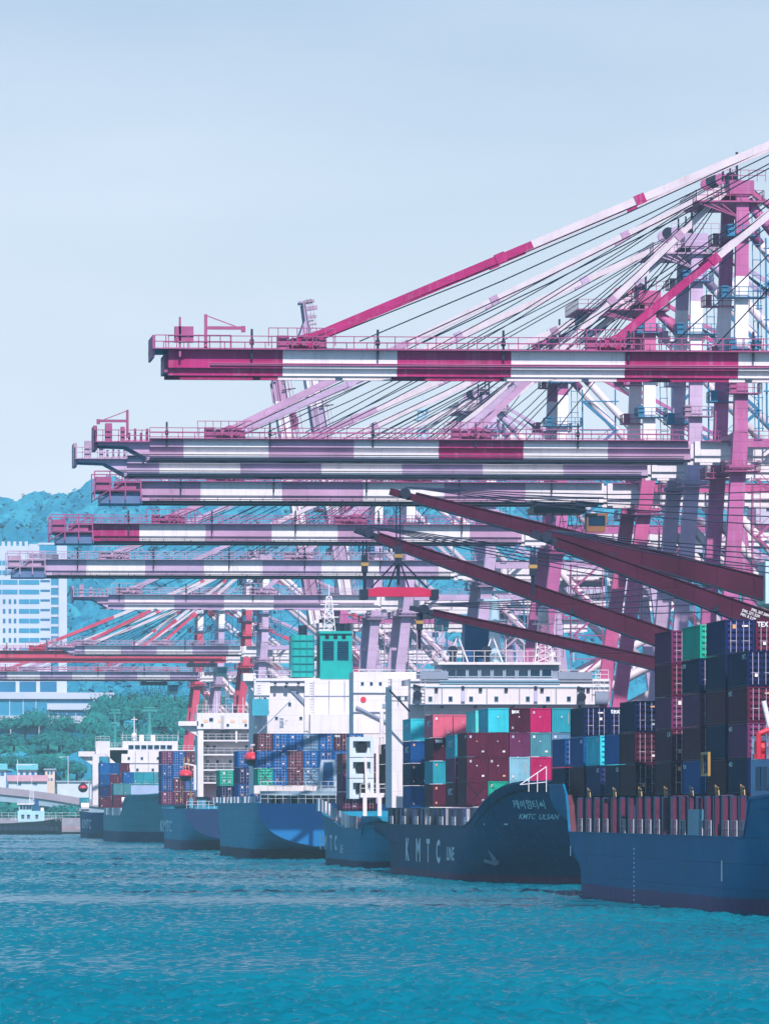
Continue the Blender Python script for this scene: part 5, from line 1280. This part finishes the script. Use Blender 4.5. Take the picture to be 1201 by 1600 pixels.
for k, hh in ((0, 3.2), (2.4, 2.2), (5.2, 4.0), (-6.6, 2.6), (9.0, 3.0)): MB().beam((x+k, y, z), (x+k, y, z+hh), .09).build('aerial', RAILM, sK)
for px in (490, 514, 538): vpipe(sB, px, 1064, 1116, YS, .07)
windows(sB, [575, 600], 1078, 1082.5, 4, YS+5.98); windows(sB, [562, 580, 598], 1110, 1114.5, 4, YS+5.98)
windows(sB, [405, 413], 1112, 1117, 3.5, YS+.48); windows(sB, [432, 470], 1120, 1124.5, 4, YS+1.58)
door(sB, 440, 1122, 1137, YS+1.58); door(sB, 556, 1130, 1145, YS-3.52, 5)
vladder(sB, 484, 1064, 1114, YS); vladder(sB, 402, 1066, 1130, YS+.5)
for py in (1086, 1111):
    m = MB(); ssbox(m, 397, 421, py, py+1.3, YS+.3, .25); ssbox(m, 552, 606, py-2, py-.7, YS+5.7, .3); m.build('deck_edge', GREYB, sB); prail(553, 606, py-2, YS+5.6, 1.0, 1.2).build('deck_railing', RAILM, sB)
m = MB(); ssbox(m, 476, 552, 1087, 1088.2, YS-.1, .1); m.build('deck_edge', GREYB, sB)
for px in (430, 448, 466, 560, 590): fixture(sB, px, 1068, YS+.2, .45, .35)
windows(sG, [566, 580, 594], 1066, 1070.5, 4, YGs-.02); windows(sG, [624, 633], 1120, 1125, 4, YGs-2.52); vladder(sG, 606, 1060, 1140, YGs); door(sG, 622, 1186, 1200, YGs-2.5)
for py in (1082, 1112):
    m = MB(); ssbox(m, 552, 612, py, py+1.2, YGs-.2, .2); m.build('deck_edge', GREYB, sG)
windows(sC, [316, 356, 384], 1131, 1135, 3.5, YC-.02); windows(sC, [325, 335, 385], 1165, 1170, 4, YC+4.98); windows(sC, [325, 340, 360, 380], 1188, 1193, 4, YC+4.98); door(sC, 330, 1208, 1221, YC+4.98, 5); vladder(sC, 322, 1140, 1222, YC+4.9)
x, y, z = W(330, 1114, YC+3)
for k, hh in ((-1, 2.6), (1.2, 4.2), (4.4, 2.0), (6.5, 3.2)): MB().beam((x+k, y, z), (x+k, y, z+hh), .1).build('aerial', RAILM, sC)
windows(sD, [262, 275, 288], 1183, 1187, 3.4, YD-.02); windows(sD, [215, 262, 280], 1201, 1205, 3.4, YD-.02)
for px in (212, 232, 252): vpipe(sD, px, 1174, 1206, YD, .07)
m = MB(); ssbox(m, 172, 312, 1192, 1193.2, YD-.15, .15); m.build('deck_edge', GREYB, sD)
for k, hh in ((-7, 2.2), (-3.5, 3.0), (7.5, 2.6)): x, y, z = W(234, 1157, YD+2); MB().beam((x+k, y, z), (x+k, y, z+hh), .1).build('aerial', RAILM, sD)
# lashing rods crossing the lowest tiers of the lettered ship and the nearest ship
def lash(parent, Xc, Yc_, z0, n, dx=2.53):
    for i in range(n):
        x0, x1 = Xc+i*dx+.1, Xc+(i+1)*dx-.15
        m = MB().beam((x0, Yc_-.12, z0), (x1, Yc_-.12, z0+2.85), .05); m.build('lashing_rod', STEEL, parent)
        MB().beam((x1, Yc_-.16, z0), (x0, Yc_-.16, z0+2.85), .05).build('lashing_rod', STEEL, parent)
lash(K, XKc+.1, fy(713, XKc), 9.0, 2); lash(B, XBc, YB1, 12.4, 6)

# ------------------------------------------------------------ far shore: offices, houses, elevated road, trees, tug
OFF = M('office_cladding', 'bfc4d6', .6, .06, .08); OFG = M('office_glass', '2f88ac', .15, .12, .2, spec=.6); OFD = M('office_glass_dark', '1f6a92', .15, .12, .2, spec=.6)
YO = 2690.0
O = thing('office_tower', 'tall pale office tower with ribbon windows on the wooded slope', 'building', (Xat(40, YO), YO, 20))
m = MB(); ssbox(m, -70, 80, 853, 1140, YO, 26); ob = m.build('wall', OFF, O)
m = MB(); ssbox(m, 92, 105, 842, 1140, YO-1, 28); m.build('stair_tower', OFF, O)
m = MB(); ssbox(m, 79, 93, 858, 1140, YO+2, 22); m.build('glazed_link', OFG, O)
m = MB(); ssbox(m, 46, 92, 850, 866, YO-1.2, 24); ssbox(m, 60, 90, 848, 851, YO-1.5, 20); m.build('roof_house', OFF, O)
m = MB(); ssbox(m, 62, 89, 852, 866, YO-1.35, .1); m.build('roof_glazing', OFG, O)
m = MB()
for px in range(-60, 46, 9): ssbox(m, px, px+5, 846, 853, YO+.5, .6)
m.build('roof_parapet', OFF, O)
for i in range(10):
    y0 = 876 + i*15.1
    cols = [(-62,-30),(-29,3),(4,28),(30,62)] if i < 4 else [(30,46),(46.6,62)]
    for a, b in cols: windows(O, [(a+b)/2], y0, y0+7.2, b-a, YO-.05, frame=False, mat=OFG)
    if i >= 4: windows(O, [7, 16, 24], y0, y0+7.2, 4, YO-.05, frame=False, mat=OFD); windows(O, [-10,-20,-30,-40], y0, y0+7.2, 4, YO-.05, frame=False, mat=OFD)
    windows(O, [71], y0, y0+3.4, 15, YO-.05, frame=False, mat=OFD)
    m = MB(); ssbox(m, 79, 93, y0+8.5, y0+12.5, YO+1.8, .15); m.build('spandrel', OFF, O)
YO2 = 2660.0
O2 = thing('office_annex', 'long low pale office annex with dark window bands below the tower', 'building', (Xat(90, YO2), YO2, 20))
m = MB(); ssbox(m, -70, 179, 1082, 1092, YO2, 30); ssbox(m, 74, 179, 1099, 1109, YO2, 30); ssbox(m, 74, 146, 1109, 1130, YO2+1, 28); ssbox(m, 146, 172, 1092, 1130, YO2+.4, 28); ssbox(m, -70, 80, 1118, 1128, YO2, 30); m.build('wall', OFF, O2)
m = MB(); ssbox(m, -70, 74, 1092, 1118, YO2+1, 26); m.build('glass_hall', OFG, O2)
m = MB(); ssbox(m, 74, 179, 1092.2, 1098.8, YO2+.9, 20); m.build('window_band', OFD, O2)
windows(O2, [84, 98, 112, 126, 139], 1110.5, 1118, 13, YO2+.95, frame=False, mat=OFD)
for px in (-40, -10, 15, 36, 56): m = MB(); ssbox(m, px, px+1.2, 1092, 1118, YO2+.8, .3); m.build('mullion', OFF, O2)
m = MB(); ssbox(m, -70, 105, 1063, 1082, YO2+6, 22); m.build('upper_hall', OFF, O2)
windows(O2, [12, 44, 76], 1065, 1081, 26, YO2+5.95, frame=False, mat=OFD)
m = MB(); ssbox(m, 14, 18, 1128, 1150, YO2+1, 1.2); ssbox(m, 58, 62, 1128, 1150, YO2+1, 1.2); m.build('column', OFF, O2)
m = MB(); ssbox(m, -70, 150, 1128.5, 1175, YO2+4, 20); m.build('undercroft_shade', OFD, O2)  # solid box coloured dark to stand for the shaded void under the annex

# small houses on the shore road
RT = [M('house_roof_teal', '5aa6b0', .7, .15), M('house_roof_rose', 'b58a98', .7, .15), M('house_roof_grey', '8fa2b4', .7, .15)]
HWL = [M('house_wall_pale', 'c9ced8', .7, .08), M('house_wall_cream', 'd9c3b8', .7, .08), M('house_wall_blue', '3f78b0', .7, .1)]
YHs = 2425.0
def house(label, px0, px1, py0, py1, wall, roof, wins, flat=False, Y=YHs):
    o = thing('house', label, 'house', (Xat((px0+px1)/2, Y), Y, 4.5), 'houses on the far shore'); m = MB(); ssbox(m, px0, px1, py0, 1252, Y, 9); m.build('wall', wall, o)
    x0, x1 = Xat(px0, Y)-.5, Xat(px1, Y)+.5; z = Zat(py0, 40, Y); m = MB()
    if flat: m.box(x0, x1, Y-.5, Y+9.5, z, z+.5)
    else: m.prism([(Y-.8, z), (Y+9.8, z), (Y+9.8, z+.2), (Y+4.5, z+2.2), (Y-.8, z+.2)], 0, x0, x1)
    m.build('roof', roof, o)
    for (p, a, b, w) in wins: windows(o, [p], a, b, w, Y-.02, frame=False, mat=OFD)
    return o
house('low teal roofed house at the left edge of the shore road', -12, 10, 1203, 1215, HWL[0], RT[0], [(-6,1206,1212,6),(4,1206,1212,6)])
house('blue box shed beside the teal roofed shore house', 10, 19, 1204, 1215, HWL[2], RT[0], [], True)
house('two storey shore house with pale teal roof and rooftop terrace', 28, 58, 1203, 1216, HWL[0], RT[0], [(34,1206,1212,5),(43,1206,1212,5),(52,1206,1212,5)])
house('narrow cream two storey house with four windows on the shore', 71, 86, 1203, 1228, HWL[1], RT[2], [(76,1205,1210,3),(81,1205,1210,3),(76,1216,1220,3),(81,1216,1220,3)], True)
house('long rose roofed shed in front of the shore houses', 14, 74, 1221, 1230, HWL[0], RT[1], [(30,1223,1227,7),(55,1223,1227,7)], Y=2412.0)
house('pale flat warehouse on the shore right of the cream house', 90, 150, 1222, 1234, HWL[0], RT[2], [], True, Y=2418.0)
m = MB(); xg, yg, zg = W(35, 1203, YHs+3)
hs = [o for o in bpy.data.objects if o.name.startswith('house') and o.get('label','').startswith('two storey')][0]
m.box(xg-1.5, xg+3.5, yg, yg+3, zg-.2, zg+2.0); m.railing([(xg-2, yg-.5, zg+.5), (xg+5, yg-.5, zg+.5)], 1.4, 1.2, .12); m.build('roof_hut', HWL[0], hs)

# elevated road
YR = 2350.0
RD = thing('elevated_road', 'elevated concrete road with grey parapet along the far shore', 'bridge', (Xat(60, YR), YR, 4.4))
def rp(px, py): return W(px, py, YR)
def ribbon(mb, top, bot, y0, y1):
    for (p, q), (r, s_) in zip(zip(top[:-1], top[1:]), zip(bot[:-1], bot[1:])):
        a, b, c_, d = rp(*p), rp(*q), rp(*s_), rp(*r)
        vs = [(v[0], y0, v[2]) for v in (a, b, c_, d)] + [(v[0], y1, v[2]) for v in (a, b, c_, d)]
        mb.add(vs, [(0,3,2,1)[::-1] if False else (3,2,1,0), (4,5,6,7), (0,1,5,4), (1,2,6,5), (2,3,7,6), (3,0,4,7)])
ARC = [(-90,1224),(-40,1227),(0,1230),(40,1234),(85,1240),(125,1246.5),(200,1256)]
m = MB(); ribbon(m, [(x, y+11) for x, y in ARC], [(x, y+23-(x+90)*.01) for x, y in ARC], YR+.6, YR+9); m.build('deck_girder', M('girder_concrete', '8aa0b2', .8, .1, .1), RD)
m = MB(); ribbon(m, ARC, [(x, y+11) for x, y in ARC], YR, YR+.5); m.build('parapet', M('parapet_grey', '9c8f9e', .8, .15, .1), RD)
for px in range(-20, 130, 7):
    y = np.interp(px, [p[0] for p in ARC], [p[1] for p in ARC]); m = MB(); ssbox(m, px, px+.5, y-.6, y+11, YR-.15, .15); m.build('parapet_post', CONC, RD)
for px in (-8, 66, 140):
    m = MB(); ssbox(m, px-3, px+3, 1252, 1300, YR+3, 2.4); m.build('pier', CONC, RD)
lp = thing('street_lamp', 'tall grey street lamp standing on the elevated road', 'street lamp', rp(107, 1243)); x, y, z = rp(107, 1243)
MB().tube((x, y+1, z), (x, y+1, z+13.2), .16, 6, r2=.1).build('post', GALV if False else RAILM, lp); MB().beam((x, y+1, z+12.9), (x-2.2, y+1, z+12.9), .12).build('arm', RAILM, lp); MB().box(x-2.9, x-1.9, y+.8, y+1.2, z+12.7, z+12.9).build('lantern', RAILM, lp)
lp = thing('flag_pole', 'thin pale pole in front of the two storey shore house', 'pole', rp(28, 1232)); x, y, z = rp(28, 1232)
MB().tube((x, y+1, z), (x, y+1, z+9.6), .14, 6).build('post', RAILM, lp)
# sea wall and rocks at the waterline
m = MB(); ssbox(m, -90, 140, 1278, 1300, 2302-4, 3); structure(m.build('sea_wall', M('sea_wall_stone', '8b8894', .85, .25, .3, bump=.1)))
m = MB(); ssbox(m, -90, 140, 1291, 1296, 2290, 6); structure(m.build('sea_wall_step', M('sea_wall_rose', 'a58590', .85, .2, .3)))
fl = MB(); ssbox(fl, -90, 140, 1275, 1278.5, 2296, .3); fn = thing('harbour_fence', 'pale mesh fence along the far sea wall behind the tug', 'fence', W(30, 1278, 2300)); 
prail(-60, 140, 1279, 2299, 1.9, 2.2).build('mesh', RAILM, fn)

# trees on the shore and on the lower slope
TRUNK = M('bark', '4a3a38', .9, .2)
def tree(px, py, Y, h, r, label, group, seed):
    if seed < 14 or seed in (28, 29): h *= .58; r *= .72
    x = Xat(px, Y); z0 = hill_z(x, Y) if Y > YH0 else 4.4
    if py: z0 = Zat(py, x, Y)
    o = thing('tree', label, 'tree', (x, Y, z0), group)
    m = MB().tube((x, Y, z0-1), (x+.2, Y, z0+h*.45), r*.085, 8, r2=r*.05)
    for k in range(4):
        a = seed*1.7+k*1.6; m.tube((x+.1, Y, z0+h*(.3+.04*k)), (x+r*.5*math.cos(a), Y+r*.5*math.sin(a), z0+h*(.55+.05*k)), r*.045, 5, r2=r*.02)
    m.build('trunk', TRUNK, o)
    V = crown_template(900, r, .36, 900+seed, tall=.9, lobes=9, core=.62); V = V*np.array([1, 1, (h*.8)/(2*r)*1.15]) + np.array([x, Y, z0+h*.06])
    t_ = np.clip(rng.normal(.5,.22, len(V)//4), 0, 1)
    quads_object('crown', V, t_, LEAF, o)
TL = [(-8,1180,2590,15,8.5),(22,1176,2600,17,9),(40,1152,2640,20,10),(58,1150,2634,24,11),(75,1176,2600,18,10),(93,1172,2610,17,9.5),(112,1178,2590,15,9),(128,1186,2560,13,8),(8,1205,2520,13,8),(34,1206,2520,12,7.5),(58,1205,2515,12,8),(82,1206,2510,12,8),(100,1212,2500,13,8),(120,1216,2490,12,8),
      (150,1170,2600,20,10),(168,1150,2630,22,11),(190,1150,2630,22,10),(172,1190,2550,16,9),(205,1185,2560,17,9),(214,1150,2640,22,10),(238,1148,2640,22,11),(258,1160,2600,20,10),(276,1150,2630,22,10),(240,1190,2540,16,9),(268,1195,2530,15,9),(292,1170,2580,18,9),(310,1160,2600,20,10),(335,1150,2630,22,10),
      (102,1150,2640,18,9),(14,1150,2632,16,8), (6,1288,2318,7,5),(24,1288,2322,6,4.5),(90,1288,2318,6,4.5),(105,1286,2320,8,5)]
for i, (px, py, Y, h, r) in enumerate(TL):
    if i < 14: lab, grp = f'leafy green tree below the office annex, {ORD[i] if i < 11 else ["twelfth","thirteenth","fourteenth"][i-11]} counted from the left', 'trees below the offices'
    elif i < 28: lab, grp = f'dark green tree on the slope behind the radar masts, {ORD[i-14] if i < 25 else ["twelfth","thirteenth","fourteenth"][i-25]} from left', 'trees on the slope'
    elif i < 30: lab, grp = ('tree close against the right end of the office annex', 'tree close against the left columns of the annex')[i-28], 'trees below the offices'
    else: lab, grp = f'low bushy tree under the elevated road, {ORD[i-30]} from the left', 'bushes under the road'
    tree(px, py, Y, h, r, lab, grp, i)

# tug
YT = 2235.0; TH_ = M('tug_black', '060d1c', .6, .2, .4)
xt0, xt1 = Xat(-14, YT), Xat(97, YT); xc = (xt0+xt1)/2
T = thing('tugboat', 'dark hulled tugboat with white wheelhouse at the far sea wall', 'tugboat', (xc, YT, 0))
vs = []; n = 26
for i in range(n+1):
    t = i/n; x = xt0+(xt1-xt0)*t; b = 4.4*(1-abs(2*t-1)**5*.75); b = b if t < .8 else b*(1-((t-.8)/.2)**2*.85); sh = 3.6+1.0*smooth((t-.1)/.9)+.7*smooth((t-.7)/.3)
    for z, k in ((-.8,.8),(.6,.95),(sh,1.0)): vs += [(x, YT-b*k, z), (x, YT+b*k, z)]
fs = []
for i in range(n):
    o_ = i*6; p = o_+6
    for k in (0, 2): fs += [(o_+k, p+k, p+k+2, o_+k+2), (o_+k+1, o_+k+3, p+k+3, p+k+1)]
    fs.append((o_+4, p+4, p+5, o_+5))
fs += [(0,2,3,1),(2,4,5,3),(n*6,n*6+1,n*6+3,n*6+2),(n*6+2,n*6+3,n*6+5,n*6+4)]
m = MB(); m.add(vs, fs); th = m.build('hull', TH_, T)
for i in range(13):
    t = .06+i*.072; x = xt0+(xt1-xt0)*t; b = 4.4*(1-abs(2*t-1)**5*.75); b = b if t < .8 else b*(1-((t-.8)/.2)**2*.85)
    MB().tube((x, YT-b-.45, 2.0), (x, YT-b-.05, 2.0), .75, 10).build('tyre_fender', STEEL, th)
TW = M('tug_house', 'a9cfd6', .5, .08)
m = MB(); ssbox(m, 28, 70, 1267, 1284, YT-2, 4.5); hd = m.build('deckhouse', TW, T)
m = MB(); ssbox(m, 30, 50, 1257, 1269, YT-1.6, 3.8); wh_ = m.build('wheelhouse', TW, T)
m = MB(); ssbox(m, 27, 53, 1255, 1257.3, YT-2.1, 4.8); m.build('wheelhouse_roof', WHITE2, T)
windows(T, [33.5, 38.5, 43.5, 47.8], 1259, 1264.5, 4, YT-1.65); windows(T, [36, 45, 58], 1273, 1279, 4.5, YT-2.05)
m = MB(); ssbox(m, 53, 61, 1249, 1271, YT-.8, 2); m.build('funnel', MATS['funnel_blue'], T)
m = MB(); x, y, z = W(50, 1256, YT); lattice(m, (x, y, z), 1.6, .7, 5.5, 4, .14); m.beam((x, y, z+5.5), (x, y, z+8.6), .14); m.beam((x-1, y, z+6), (x+1, y, z+6), .12); m.build('mast', RAILM, T)
prail(18, 95, 1283, YT-3.4, 1.3, 1.4).build('deck_railing', RAILM, T); prail(28, 52, 1255, YT-2, 1.0, 1.0).build('roof_railing', RAILM, T)
m = MB(); ssbox(m, 64, 69, 1262, 1270, YT-1, 1.5); m.build('towing_winch', WHITE2, T)

# lattice mast far behind on the ridge
YL = 3650.0; x = Xat(660, YL); lt = thing('lattice_tower', 'hazy lattice tower rising between the booms far behind', 'tower', (x, YL, 180))
m = MB(); lattice(m, (x, YL, 178), 5.5, 4.2, 38, 9, .55); m.box(x-4.2, x+4.2, YL-4, YL+4, 210, 210.8); m.box(x-3.6, x+3.6, YL-3.4, YL+3.4, 215, 215.6); m.beam((x, YL, 215), (x, YL, 223), .4); m.build('lattice', M('tower_pale_blue', 'a9c6dc', .5, .05), lt)
